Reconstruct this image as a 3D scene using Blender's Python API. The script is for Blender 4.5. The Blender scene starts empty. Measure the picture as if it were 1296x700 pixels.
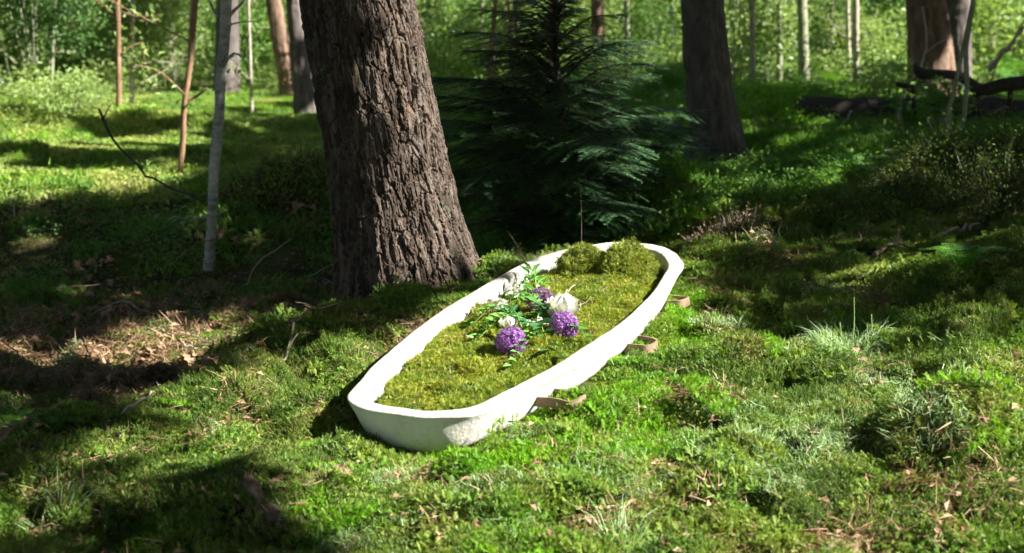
import bpy, math, random
import numpy as np
from mathutils import Matrix, Vector, Quaternion
R = math.radians
rng = np.random.default_rng(7)
random.seed(7)
sc = bpy.context.scene
C = sc.collection

# ------------------------------------------------------------------ camera, sky, sun, exposure
CAM_Z, PITCH, F = 1.27, R(10.42), 1800.0
cd = bpy.data.cameras.new('camera'); cam = bpy.data.objects.new('camera', cd); C.objects.link(cam)
cam.location = (0, 0, CAM_Z); cam.rotation_euler = (R(90) - PITCH, 0, 0)
cd.lens = 50; cd.sensor_width = 36; cd.clip_start = .05; cd.clip_end = 600
cd.dof.use_dof = True; cd.dof.focus_distance = 5.25; cd.dof.aperture_fstop = 3.2
sc.camera = cam
SUN_AZ, SUN_EL = R(105), R(38)                 # clockwise from straight ahead
SUN = np.array([math.sin(SUN_AZ) * math.cos(SUN_EL), math.cos(SUN_AZ) * math.cos(SUN_EL), math.sin(SUN_EL)])
w = bpy.data.worlds.new('World'); sc.world = w; w.use_nodes = True
sky = w.node_tree.nodes.new('ShaderNodeTexSky'); sky.sky_type = 'NISHITA'; sky.sun_disc = False
sky.sun_elevation = SUN_EL; sky.sun_rotation = SUN_AZ
w.node_tree.links.new(sky.outputs[0], w.node_tree.nodes['Background'].inputs[0])
w.node_tree.nodes['Background'].inputs[1].default_value = .075
sd = bpy.data.lights.new('sun', 'SUN'); sun = bpy.data.objects.new('sun', sd); C.objects.link(sun)
sd.energy = 5; sd.angle = R(.5); sd.color = (1, .97, .91)
sun.rotation_euler = Vector(SUN).to_track_quat('Z', 'Y').to_euler(); sun.location = (12, -3, 14)
sc.view_settings.view_transform = 'Standard'; sc.view_settings.look = 'None'
sc.view_settings.exposure = 1.95; sc.view_settings.gamma = 1
sc.render.engine = 'CYCLES'
sc.cycles.use_denoising = True; sc.cycles.max_bounces = 4; sc.cycles.diffuse_bounces = 3; sc.cycles.use_adaptive_sampling = True; sc.cycles.adaptive_threshold = .03
sc.cycles.transmission_bounces = 4; sc.cycles.sample_clamp_indirect = 6

# ------------------------------------------------------------------ photo pixel <-> place
CP, SP = math.cos(PITCH), math.sin(PITCH)
def ray(px, py):
    u, v = (px - 648) / F, (350 - py) / F
    return np.array([u, CP + v * SP, -SP + v * CP])
def at(px, py, Y):
    d = ray(px, py); t = Y / d[1]
    return np.array([0, 0, CAM_Z]) + d * t
def to_px(P):
    x, y, z = P[..., 0], P[..., 1], P[..., 2] - CAM_Z
    d = y * CP - z * SP; v = y * SP + z * CP
    d = np.where(d < .05, .05, d)
    return 648 + F * x / d, 350 - F * v / d, d

# ------------------------------------------------------------------ noise
def _h(ix, iy, s):
    n = (ix.astype(np.int64) * 374761393 + iy.astype(np.int64) * 668265263 + s * 974634721) & 0xffffffff
    n = ((n ^ (n >> 13)) * 1274126177) & 0xffffffff
    n = ((n ^ (n >> 16)) * 2246822519) & 0xffffffff
    return ((n ^ (n >> 15)) & 0xffffff) / float(0xffffff)
def vn(x, y, s=0):
    ix, iy = np.floor(x), np.floor(y); fx, fy = x - ix, y - iy
    fx = fx * fx * fx * (fx * (fx * 6 - 15) + 10); fy = fy * fy * fy * (fy * (fy * 6 - 15) + 10)
    a = _h(ix, iy, s); b = _h(ix + 1, iy, s); c = _h(ix, iy + 1, s); d = _h(ix + 1, iy + 1, s)
    return (a + (b - a) * fx) * (1 - fy) + (c + (d - c) * fx) * fy
def fbm(x, y, s=0, o=4):
    r, a, t = 0, 1., 0
    for k in range(o):
        r = r + a * vn(x * 2 ** k + 17.3 * k, y * 2 ** k - 9.1 * k, s + k); t += a; a *= .5
    return r / t
def worley(x, y, s=0):
    ix, iy = np.floor(x), np.floor(y)
    f1 = np.full(x.shape, 9.); f2 = np.full(x.shape, 9.); cid = np.zeros(x.shape)
    for i in (-1, 0, 1):
        for j in (-1, 0, 1):
            jx, jy = ix + i, iy + j
            dx = jx + _h(jx, jy, s) - x; dy = jy + _h(jx, jy, s + 1) - y
            d = np.sqrt(dx * dx + dy * dy); k = _h(jx, jy, s + 2)
            m = d < f1
            f2 = np.where(m, f1, np.minimum(f2, d)); cid = np.where(m, k, cid); f1 = np.where(m, d, f1)
    return f1, f2, cid
def sst(a, b, x):
    t = np.clip((x - a) / (b - a), 0, 1); return t * t * (3 - 2 * t)

# ------------------------------------------------------------------ mesh helpers
class MB:
    def __init__(s): s.v = []; s.q = []; s.t = []; s.n = 0
    def add(s, V, Q=None, T=None):
        V = np.asarray(V, float).reshape(-1, 3)
        if Q is not None and len(Q): s.q.append(np.asarray(Q, int).reshape(-1, 4) + s.n)
        if T is not None and len(T): s.t.append(np.asarray(T, int).reshape(-1, 3) + s.n)
        s.v.append(V); s.n += len(V)
    def mesh(s, name, mat, smooth=False):
        V = np.concatenate(s.v) if s.v else np.zeros((0, 3))
        Q = np.concatenate(s.q) if s.q else np.zeros((0, 4), int)
        T = np.concatenate(s.t) if s.t else np.zeros((0, 3), int)
        m = bpy.data.meshes.new(name)
        m.vertices.add(len(V)); m.vertices.foreach_set('co', V.astype(np.float32).ravel())
        m.loops.add(len(Q) * 4 + len(T) * 3)
        m.loops.foreach_set('vertex_index', np.concatenate([Q.ravel(), T.ravel()]).astype(np.int32))
        m.polygons.add(len(Q) + len(T))
        st = np.concatenate([np.arange(len(Q)) * 4, len(Q) * 4 + np.arange(len(T)) * 3]).astype(np.int32)
        m.polygons.foreach_set('loop_start', st)
        m.polygons.foreach_set('use_smooth', np.full(len(Q) + len(T), smooth))
        m.update(calc_edges=True); m.validate()
        if mat: m.materials.append(mat)
        return m
    def build(s, name, mat, parent=None, smooth=False):
        return obj(name, s.mesh(name, mat, smooth), parent)
def obj(name, mesh, parent=None):
    o = bpy.data.objects.new(name, mesh); C.objects.link(o)
    if parent: o.parent = parent
    return o
def tag(o, label=None, cat=None, group=None, kind=None):
    if label: o['label'] = label
    if cat: o['category'] = cat
    if group: o['group'] = group
    if kind: o['kind'] = kind
    return o
def thing(name, loc, label, cat, group=None, rz=0.):
    o = bpy.data.objects.new(name, None); C.objects.link(o)
    o.location = loc; o.rotation_euler = (0, 0, rz); o.empty_display_size = .1
    return tag(o, label, cat, group)
def copy_tree(o, parent=None):
    c = o.copy(); C.objects.link(c); c.parent = parent
    for ch in [k for k in bpy.data.objects if k.parent == o]: copy_tree(ch, c)
    return c
def nrmz(a): return a / np.maximum(np.linalg.norm(a, axis=-1, keepdims=True), 1e-9)
def tube(mb, pts, rad, n=8, cap=True):
    P = np.asarray(pts, float); r = np.broadcast_to(np.asarray(rad, float), (len(P),))
    T = nrmz(np.gradient(P, axis=0))
    ref = np.array([0, 0, 1.]) if abs(T[0][2]) < .8 else np.array([1., 0, 0])
    A = nrmz(np.cross(T, ref)); B = np.cross(T, A)
    th = np.arange(n) * 2 * math.pi / n
    V = P[:, None] + r[:, None, None] * (np.cos(th)[None, :, None] * A[:, None] + np.sin(th)[None, :, None] * B[:, None])
    i = np.arange(len(P) - 1)[:, None] * n; j = np.arange(n)[None]; k = (np.arange(n)[None] + 1) % n
    Q = np.stack([i + j, i + k, i + n + k, i + n + j], -1).reshape(-1, 4)
    V = V.reshape(-1, 3); Tr = []
    if cap:
        V = np.concatenate([V, P[:1], P[-1:]]); a = len(V) - 2
        for q in range(n):
            Tr.append((a, (q + 1) % n, q)); Tr.append((a + 1, (len(P) - 1) * n + q, (len(P) - 1) * n + (q + 1) % n))
    mb.add(V, Q, Tr)
def spline(pts, n):
    P = np.asarray(pts, float); t = np.linspace(0, 1, len(P)); u = np.linspace(0, 1, n)
    if len(P) < 3: return np.stack([np.interp(u, t, P[:, k]) for k in range(P.shape[1])], 1)
    Pe = np.concatenate([[2 * P[0] - P[1]], P, [2 * P[-1] - P[-2]]]); f = u * (len(P) - 1)
    i = np.minimum(f.astype(int), len(P) - 2); f = (f - i)[:, None]
    a, b, c, d = Pe[i], Pe[i + 1], Pe[i + 2], Pe[i + 3]
    return .5 * (2 * b + (c - a) * f + (2 * a - 5 * b + 4 * c - d) * f ** 2 + (3 * b - a - 3 * c + d) * f ** 3)
def rand_dirs(n, g=rng):
    v = g.normal(size=(n, 3)); return nrmz(v)
def leaves(mb, P, D, N, L, W, fold=.25):
    """diamond leaf: base, side, tip, side; P base points, D direction, N normal"""
    P = np.asarray(P); n = len(P); L = np.broadcast_to(L, (n,))[:, None]; W = np.broadcast_to(W, (n,))[:, None]
    D = nrmz(D); S = nrmz(np.cross(D, N)); U = np.cross(S, D)
    V = np.stack([P, P + D * L * .45 + S * W * .5 + U * W * fold, P + D * L, P + D * L * .45 - S * W * .5 + U * W * fold], 1)
    i = np.arange(n)[:, None] * 4
    mb.add(V, None, np.concatenate([i + [0, 1, 2], i + [0, 2, 3]]))
def blades(mb, P, D, N, L, W, bend=.5):
    """two-segment tapered bent blade"""
    P = np.asarray(P); n = len(P); L = np.broadcast_to(L, (n,))[:, None]; W = np.broadcast_to(W, (n,))[:, None]
    D = nrmz(D); S = nrmz(np.cross(D, N)); bend = np.broadcast_to(bend, (n,))[:, None]
    G = np.array([0, 0, -1.]); D2 = nrmz(D + G * bend + nrmz(D * [1, 1, 0]) * bend * .6)
    M = P + D * L * .55; E = M + D2 * L * .45
    V = np.stack([P - S * W * .5, P + S * W * .5, M + S * W * .42, M - S * W * .42, E], 1)
    i = np.arange(n)[:, None] * 5
    mb.add(V, i + [0, 1, 2, 3], i + [3, 2, 4])
def tris(mb, P, D, S, L, W):
    n = len(P); L = np.broadcast_to(L, (n,))[:, None]; W = np.broadcast_to(W, (n,))[:, None]
    V = np.stack([P - S * W * .5, P + S * W * .5, P + D * L], 1)
    mb.add(V, None, np.arange(n * 3).reshape(-1, 3))

# ------------------------------------------------------------------ materials
def nodes(name):
    m = bpy.data.materials.new(name); m.use_nodes = True; nt = m.node_tree
    return m, nt, nt.nodes['Principled BSDF'], nt.nodes['Material Output']
def ramp(nt, fac, cols):
    r = nt.nodes.new('ShaderNodeValToRGB'); e = r.color_ramp.elements
    while len(e) < len(cols): e.new(.5)
    for k, (p, c) in enumerate(cols): e[k].position = p; e[k].color = (*c, 1)
    nt.links.new(fac, r.inputs[0]); return r.outputs[0]
def noise(nt, scale, detail=4, coord=None, rough=.6):
    n = nt.nodes.new('ShaderNodeTexNoise'); n.inputs['Scale'].default_value = scale
    n.inputs['Detail'].default_value = detail; n.inputs['Roughness'].default_value = rough
    if coord is not None: nt.links.new(coord, n.inputs['Vector'])
    return n.outputs['Fac']
def mix(nt, f, a, b, mode='MIX'):
    x = nt.nodes.new('ShaderNodeMix'); x.data_type = 'RGBA'; x.blend_type = mode
    for s, v in ((x.inputs[0], f), (x.inputs[6], a), (x.inputs[7], b)):
        if isinstance(v, (int, float)): s.default_value = v
        elif isinstance(v, tuple): s.default_value = (*v, 1)
        else: nt.links.new(v, s)
    return x.outputs[2]
def bump(nt, h, bsdf, dist, st=1.):
    b = nt.nodes.new('ShaderNodeBump'); b.inputs['Distance'].default_value = dist; b.inputs['Strength'].default_value = st
    nt.links.new(h, b.inputs['Height']); nt.links.new(b.outputs[0], bsdf.inputs['Normal'])
def math_n(nt, op, a, b):
    n = nt.nodes.new('ShaderNodeMath'); n.operation = op
    for s, v in ((n.inputs[0], a), (n.inputs[1], b)):
        if isinstance(v, (int, float)): s.default_value = v
        else: nt.links.new(v, s)
    return n.outputs[0]
def leaf_mat(name, cols, cols2=None, wscale=3., trans=.35, rough=.55, wmix=.55, spec=.3):
    """per-leaf colour (random per island) blended with patches that vary over the ground"""
    m, nt, b, out = nodes(name)
    g = nt.nodes.new('ShaderNodeNewGeometry')
    c = ramp(nt, g.outputs['Random Per Island'], cols)
    if cols2:
        f = noise(nt, wscale, 3, g.outputs['Position'])
        c2 = ramp(nt, f, cols2); c = mix(nt, wmix, c, c2)
    nt.links.new(c, b.inputs['Base Color']); b.inputs['Roughness'].default_value = rough
    b.inputs['Specular IOR Level'].default_value = spec
    if trans:
        t = nt.nodes.new('ShaderNodeBsdfTranslucent')
        nt.links.new(mix(nt, 1., c, (1., 1., .55), 'MULTIPLY'), t.inputs['Color'])
        x = nt.nodes.new('ShaderNodeMixShader'); x.inputs[0].default_value = trans
        nt.links.new(b.outputs[0], x.inputs[1]); nt.links.new(t.outputs[0], x.inputs[2]); nt.links.new(x.outputs[0], out.inputs[0])
    return m
def bark_mat(name, cols, scale=18., stretch=.25, lichen=None, lich_amt=.5, bumpd=.006, flakes=0.):
    m, nt, b, out = nodes(name)
    tc = nt.nodes.new('ShaderNodeTexCoord'); mp = nt.nodes.new('ShaderNodeMapping'); mp.inputs['Scale'].default_value = (1, 1, stretch)
    nt.links.new(tc.outputs['Object'], mp.inputs[0])
    f = noise(nt, scale, 8, mp.outputs[0], .7)
    c = ramp(nt, f, cols)
    if lichen:
        f2 = noise(nt, 9., 6, tc.outputs['Object'], .7)
        k = ramp(nt, f2, [(lich_amt, (0, 0, 0)), (lich_amt + .12, (1, 1, 1))])
        k = mix(nt, 1., k, ramp(nt, noise(nt, 70, 5, tc.outputs['Object'], .7), [(.42, (0, 0, 0)), (.58, (1, 1, 1))]), 'MULTIPLY')
        c = mix(nt, k, c, lichen)
    h = noise(nt, scale * 3, 8, mp.outputs[0], .75)
    if flakes:
        v = nt.nodes.new('ShaderNodeTexVoronoi'); v.inputs['Scale'].default_value = flakes; v.feature = 'F1'
        w_ = nt.nodes.new('ShaderNodeVectorMath'); w_.operation = 'ADD'; nn_ = nt.nodes.new('ShaderNodeTexNoise'); nn_.inputs['Scale'].default_value = 30; nt.links.new(tc.outputs['Object'], nn_.inputs['Vector'])
        sc_n = nt.nodes.new('ShaderNodeVectorMath'); sc_n.operation = 'SCALE'; sc_n.inputs['Scale'].default_value = .05; nt.links.new(nn_.outputs['Color'], sc_n.inputs[0])
        nt.links.new(mp.outputs[0], w_.inputs[0]); nt.links.new(sc_n.outputs[0], w_.inputs[1]); nt.links.new(w_.outputs[0], v.inputs['Vector'])
        sp_ = nt.nodes.new('ShaderNodeSeparateColor'); nt.links.new(v.outputs['Color'], sp_.inputs[0])
        c = mix(nt, .55, c, ramp(nt, sp_.outputs[0], [(0, (.022, .015, .01)), (.5, (.068, .047, .032)), (.8, (.145, .118, .10)), (1, (.17, .115, .08))]))
        h = math_n(nt, 'ADD', h, math_n(nt, 'MULTIPLY', v.outputs['Distance'], -1.2))
    nt.links.new(c, b.inputs['Base Color']); b.inputs['Roughness'].default_value = .9; b.inputs['Specular IOR Level'].default_value = .2
    bump(nt, h, b, bumpd)
    return m
M = {}
M['feather'] = leaf_mat('feather_moss', [(0, (.06, .13, .018)), (.5, (.19, .32, .045)), (1, (.40, .50, .13))],
                        [(.28, (.05, .11, .02)), (.42, (.16, .32, .04)), (.54, (.32, .40, .07)), (.66, (.20, .15, .05))], 4.5, .45)
M['bed'] = leaf_mat('coffin_bed_moss', [(0, (.10, .15, .02)), (.5, (.26, .33, .04)), (1, (.46, .48, .09))],
                    [(.3, (.09, .15, .018)), (.45, (.24, .33, .03)), (.56, (.40, .41, .05)), (.68, (.22, .15, .05))], 8., .45)
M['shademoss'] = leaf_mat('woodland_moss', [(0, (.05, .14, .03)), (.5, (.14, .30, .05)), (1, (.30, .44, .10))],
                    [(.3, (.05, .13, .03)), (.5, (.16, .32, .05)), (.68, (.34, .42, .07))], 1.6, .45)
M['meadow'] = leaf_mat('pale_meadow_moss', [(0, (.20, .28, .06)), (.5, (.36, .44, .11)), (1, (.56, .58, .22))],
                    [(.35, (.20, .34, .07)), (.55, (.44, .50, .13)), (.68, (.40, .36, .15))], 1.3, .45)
M['cushion'] = leaf_mat('olive_cushion_moss', [(0, (.08, .12, .018)), (.5, (.22, .28, .035)), (1, (.40, .42, .08))],
                    [(.36, (.08, .11, .018)), (.55, (.26, .31, .035)), (.70, (.20, .14, .045))], 14., .3)
M['vivid'] = leaf_mat('vivid_moss', [(0, (.10, .28, .01)), (.6, (.20, .43, .025)), (1, (.33, .50, .05))],
                      [(.35, (.09, .28, .01)), (.65, (.28, .50, .02))], 5., .45)
M['haircap'] = leaf_mat('haircap_moss', [(0, (.05, .10, .018)), (.6, (.12, .20, .035)), (1, (.25, .31, .07))],
                        [(.35, (.05, .11, .018)), (.55, (.14, .23, .035)), (.7, (.24, .20, .06))], 4., .4)
M['palegrass'] = leaf_mat('pale_grass', [(0, (.24, .40, .16)), (.6, (.40, .56, .28)), (1, (.62, .68, .46))], None, trans=.4)
M['litter'] = leaf_mat('dry_litter', [(0, (.08, .045, .022)), (.5, (.24, .14, .07)), (1, (.46, .31, .19))], None, trans=.2)
M['heather'] = leaf_mat('heather_twigs', [(0, (.03, .028, .016)), (.6, (.075, .066, .035)), (1, (.13, .115, .065))], None, trans=.05)
M['deadleaf'] = leaf_mat('dead_leaf', [(0, (.16, .085, .045)), (.5, (.32, .19, .11)), (1, (.50, .36, .26))], None, trans=.2)
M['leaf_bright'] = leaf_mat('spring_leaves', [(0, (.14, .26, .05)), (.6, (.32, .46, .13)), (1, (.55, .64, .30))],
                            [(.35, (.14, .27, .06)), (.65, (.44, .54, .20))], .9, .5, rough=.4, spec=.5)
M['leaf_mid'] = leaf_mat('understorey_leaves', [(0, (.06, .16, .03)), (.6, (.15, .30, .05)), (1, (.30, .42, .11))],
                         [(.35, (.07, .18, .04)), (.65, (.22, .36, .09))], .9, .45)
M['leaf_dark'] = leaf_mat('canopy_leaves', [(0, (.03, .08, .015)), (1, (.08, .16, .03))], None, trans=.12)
M['fir'] = leaf_mat('fir_needles', [(0, (.035, .115, .05)), (.6, (.065, .19, .075)), (1, (.19, .34, .11))], None, trans=.3, rough=.5)
M['fern'] = leaf_mat('fern_fronds', [(0, (.06, .2, .02)), (1, (.16, .36, .06))], None, trans=.4)
M['bark_main'] = bark_mat('ridged_brown_bark', [(.25, (.022, .016, .012)), (.5, (.066, .048, .037)), (.75, (.145, .112, .093))], 16, .22, (.20, .25, .17), .55, .010, 42)
M['bark_grey'] = bark_mat('grey_bark', [(.3, (.05, .042, .038)), (.55, (.12, .10, .09)), (.75, (.24, .20, .18))], 14, .3, (.12, .16, .08), .62)
M['bark_red'] = bark_mat('reddish_bark', [(.3, (.07, .042, .028)), (.55, (.20, .13, .09)), (.75, (.38, .27, .2))], 14, .3, (.10, .14, .06), .66)
M['bark_pale'] = bark_mat('pale_bark', [(.3, (.22, .19, .14)), (.55, (.42, .38, .29)), (.75, (.6, .55, .45))], 20, .5, (.2, .26, .12), .58)
M['bark_birch'] = bark_mat('smooth_grey_birch_bark', [(.3, (.16, .16, .14)), (.5, (.40, .39, .35)), (.75, (.6, .58, .53))], 10, 2.6, (.12, .14, .09), .50, .004)
M['bark_brown'] = bark_mat('orange_brown_sapling_bark', [(.3, (.14, .075, .04)), (.55, (.26, .16, .09)), (.75, (.4, .3, .2))], 16, .4)
M['bark_olive'] = bark_mat('olive_sapling_bark', [(.3, (.15, .16, .10)), (.6, (.30, .31, .20)), (.8, (.45, .45, .32))], 16, .5)
M['deadwood'] = bark_mat('dark_dead_wood', [(.3, (.025, .02, .018)), (.6, (.07, .055, .045)), (.8, (.14, .115, .095))], 14, .5, (.06, .10, .03), .62)
M['twig'] = bark_mat('dry_twig', [(.3, (.11, .075, .05)), (.7, (.28, .21, .15))], 30, .5)
M['paletwig'] = bark_mat('bleached_twig', [(.3, (.3, .24, .17)), (.7, (.5, .43, .34))], 30, .5)

# ------------------------------------------------------------------ terrain
CO = np.array([.0976, 5.2297]); YAW, TILT = .4471, .1164; RIM_Z = CAM_Z - 1.1097; HULL = .145
ridge = np.array([(-4.5, 2.2), (-2.6, 3.5), (-1.75, 4.27), (-1.45, 4.66), (-1.28, 4.93), (-1.05, 5.22), (-.74, 5.62), (-.55, 5.74), (-.36, 5.86), (-.1, 6.3), (.1, 7.2)])
def ground(x, y, fine=True):
    x = np.asarray(x, float); y = np.asarray(y, float)
    s = (x - CO[0]) * math.sin(YAW) + (y - CO[1]) * math.cos(YAW)
    q = (x - CO[0]) * math.cos(YAW) - (y - CO[1]) * math.sin(YAW)
    z = RIM_Z - HULL - .012 + .2 * np.tanh(s * math.tan(TILT) / .2)
    # hollow left of the ridge the coffin stands on
    yr = np.interp(x, ridge[:, 0], ridge[:, 1])
    b = y - yr
    hol = sst(0., .75, b) * sst(.25, -.35, x) * (1 - .72 * sst(8.2, 10.6, y))
    z = z - .55 * hol
    # mossy lip in front of the main trunk
    z = z + .05 * np.exp(-(((x + .52) / .30) ** 2 + ((y - 5.64 - .45 * (x + .52)) / .13) ** 2))
    # hump in the right foreground and the one it leans on
    z = z + .17 * np.exp(-(((x - 1.36) / .26) ** 4 + ((y - 4.02) / .17) ** 2)) + .03 * np.exp(-(((x - 1.0) / .4) ** 2 + ((y - 3.65) / .15) ** 2))
    z = z - .24 * np.exp(-(((x - .2) / .75) ** 4 + ((y - 7.35) / .8) ** 4)) - .15 * np.exp(-(((x - 1.5) / 1.1) ** 2 + ((y - 10.7) / 1.1) ** 2))
    # valley and bank on the right, humps behind
    z = z - .10 * np.exp(-(((x - 1.6) / .55) ** 2 + ((y - 8.2) / 1.3) ** 2)) + .22 * np.exp(-(((x - 3.6) / 1.3) ** 2 + ((y - 9.0) / .9) ** 2))
    z = z + .16 * np.exp(-(((x + 1.55) / .55) ** 2 + ((y - 9.6) / .7) ** 2)) + .25 * np.exp(-(((x + 5.2) / 1.5) ** 2 + ((y - 14) / .8) ** 2))
    z = z + .10 * np.exp(-(((x - 1.05) / .4) ** 2 + ((y - 8.6) / .35) ** 2))
    for hx, hy, ha, hb_ in ((-2.6, 12.2, .13, .8), (-4.4, 11.6, .16, .9), (-1.8, 14.6, .12, .9), (-5.2, 16.8, .15, 1.), (-3.4, 14.4, .14, .7)):
        z = z + ha * np.exp(-(((x - hx) / hb_) ** 2 + ((y - hy) / (hb_ * .45)) ** 2))
    # root plate bank top left
    z = z + .5 * np.exp(-(((x + 6.2) / 1.1) ** 2 + ((y - 15.5) / 1.2) ** 2))
    far = sst(6, 14, y)
    z = z + far * .22 * (fbm(x * .45, y * .8, 31, 3) - .5) + .008 * np.maximum(y - 14, 0) * sst(14, 30, y) * 1.2
    cof = np.exp(-((np.abs(s) / 1.12) ** 8 + (np.abs(q) / .36) ** 6))      # flattened under the coffin
    a = (1 - .9 * cof)
    z = z + a * (.075 * (fbm(x * 2.2, y * 2.2, 3, 2) - .5) + .035 * (fbm(x * 6.5, y * 6.5, 5, 2) - .5))
    f1, f2, ci = worley(x * 5.5 + .6 * vn(x * 9, y * 9, 21), y * 5.5 + .6 * vn(x * 9, y * 9, 22), 23)
    z = z + a * .08 * (1 - np.minimum(f1, 1) ** 2) * (.3 + .9 * ci) * sst(13, 8, y)
    if fine: z = z + a * .018 * (vn(x * 22, y * 22, 9) - .5)
    return z
def gp(px, py):
    """where the sight line through a photo pixel meets the ground"""
    d = ray(px, py); t = np.linspace(1.5, 60, 6000)
    P = np.array([0, 0, CAM_Z]) + t[:, None] * d
    k = np.argmax(P[:, 2] < ground(P[:, 0], P[:, 1], False))
    return P[k]
def normals(x, y, e=.03):
    n = np.stack([-(ground(x + e, y, False) - ground(x - e, y, False)) / (2 * e), -(ground(x, y + e, False) - ground(x, y - e, False)) / (2 * e), np.ones_like(x)], -1)
    return nrmz(n)
def axis(a, b, lo, hi, st, grow=1.12):
    c = list(np.arange(lo, hi, st)); s = st
    while c[-1] < b: s *= grow; c.append(c[-1] + s)
    s = st
    while c[0] > a: s *= grow; c.insert(0, c[0] - s)
    return np.array(c)
xs = axis(-90, 90, -3.2, 3.4, .04); ys = axis(-40, 120, 3.4, 9.5, .04)
GX, GY = np.meshgrid(xs, ys); GZ = ground(GX, GY)
mb = MB(); nx = len(xs); i = (np.arange(len(ys) - 1)[:, None] * nx + np.arange(nx - 1)[None]).ravel()
mb.add(np.stack([GX, GY, GZ], -1), np.stack([i, i + 1, i + nx + 1, i + nx], 1))
m, nt, b, _ = nodes('forest_floor')
g = nt.nodes.new('ShaderNodeNewGeometry'); pos = g.outputs['Position']
c1 = ramp(nt, noise(nt, 9, 6, pos, .7), [(.3, (.02, .025, .008)), (.5, (.06, .07, .018)), (.7, (.10, .07, .03))])
c2 = ramp(nt, noise(nt, 1.1, 5, pos, .6), [(.38, (.10, .16, .03)), (.52, (.07, .06, .025)), (.66, (.16, .20, .05))])
nt.links.new(mix(nt, .5, c1, c2), b.inputs['Base Color']); b.inputs['Roughness'].default_value = .95
b.inputs['Specular IOR Level'].default_value = .1
bump(nt, noise(nt, 60, 6, pos, .7), b, .02)
tag(mb.build('ground', m, smooth=True), kind='structure')

# ------------------------------------------------------------------ light gaps: which ground gets sun
def inpoly(px, py, poly):
    r = np.zeros(px.shape, bool); n = len(poly)
    for k in range(n):
        x1, y1 = poly[k]; x2, y2 = poly[(k + 1) % n]
        if y1 == y2: continue
        r ^= ((y1 > py) != (y2 > py)) & (px < (x2 - x1) * (py - y1) / (y2 - y1) + x1)
    return r
LIT = [[(30, 590), (120, 545), (200, 500), (330, 452), (430, 432), (520, 392), (600, 366), (690, 325), (790, 312), (878, 335), (885, 395), (960, 425), (1010, 440),
        (1060, 410), (1110, 420), (1150, 455), (1200, 425), (1296, 380), (1700, 360), (1900, 1000), (440, 1000), (400, 720), (350, 650), (290, 605), (240, 580), (150, 600), (60, 615)],
       [(125, 425), (210, 408), (340, 412), (335, 438), (240, 470), (150, 490), (90, 505), (100, 460)],
       [(-400, 112), (440, 112), (440, 145), (300, 172), (215, 205), (250, 236), (60, 262), (-400, 275)]]
SHADE_E = [(165, 168, 50, 9), (310, 155, 26, 11), (90, 207, 110, 9), (150, 540, 40, 10)]
LIT_E = [(10, 535, 42, 26), (885, 278, 34, 18), (1038, 232, 46, 22), (905, 210, 34, 10), (960, 250, 30, 10), (1000, 195, 50, 8), (1180, 345, 26, 6), (1190, 118, 150, 13), (1040, 330, 50, 5), (1130, 142, 50, 8), (1260, 145, 40, 8), (60, 690, 60, 10), (210, 640, 40, 10), (560, 290, 30, 20), (20, 250, 60, 12)]
def lit(P):
    x, y = P[:, 0], P[:, 1]
    px, py, d = to_px(P)
    jx = (fbm(x * 2.5, y * 2.5, 41, 3) - .5) * 320 / np.maximum(d, 2); jy = (fbm(x * 2.5, y * 2.5, 47, 3) - .5) * 90 / np.maximum(d, 2)
    px, py = px + jx, py + jy
    L = np.zeros(px.shape, bool)
    for p in LIT: L |= inpoly(px, py, p)
    for cx, cy, a, b in LIT_E: L |= ((px - cx) / a) ** 2 + ((py - cy) / b) ** 2 < 1
    for cx, cy, a, b in SHADE_E: L &= ((px - cx) / a) ** 2 + ((py - cy) / b) ** 2 > 1
    # beam that falls across the leaning trunk
    bx = (x + .5) / -.966; bw = np.abs((y - 6.25) - .268 * np.maximum(bx, 0))
    L |= (bx > -.1) & (bx < 3.3) & (bw < .36)
    fx_ = (x - .75) / -.966; fw = np.abs((y - 7.95) - .268 * np.maximum(fx_, 0))
    L |= (fx_ > -.1) & (fx_ < 2.1) & (fw < .6) & (fbm(x * 3.5, y * 3.5, 67, 3) > .47)
    far = (y > 13.5) & (py < 118)
    L |= far & (fbm(x * .5, y * .5, 53, 3) > .40)
    L &= ~((px < 115) & (py < 112) & (y > 14))
    out = (y < 3.0) | (d < 2.5)
    L &= ~out
    thin = fbm(x * 5, y * 5, 77, 2) > np.where((px > 860) & (py > 150), .548, np.where((px < 340) & (py > 580), .54, .69))           # little flecks of sun in the shade
    return L | thin & ~out

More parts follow.
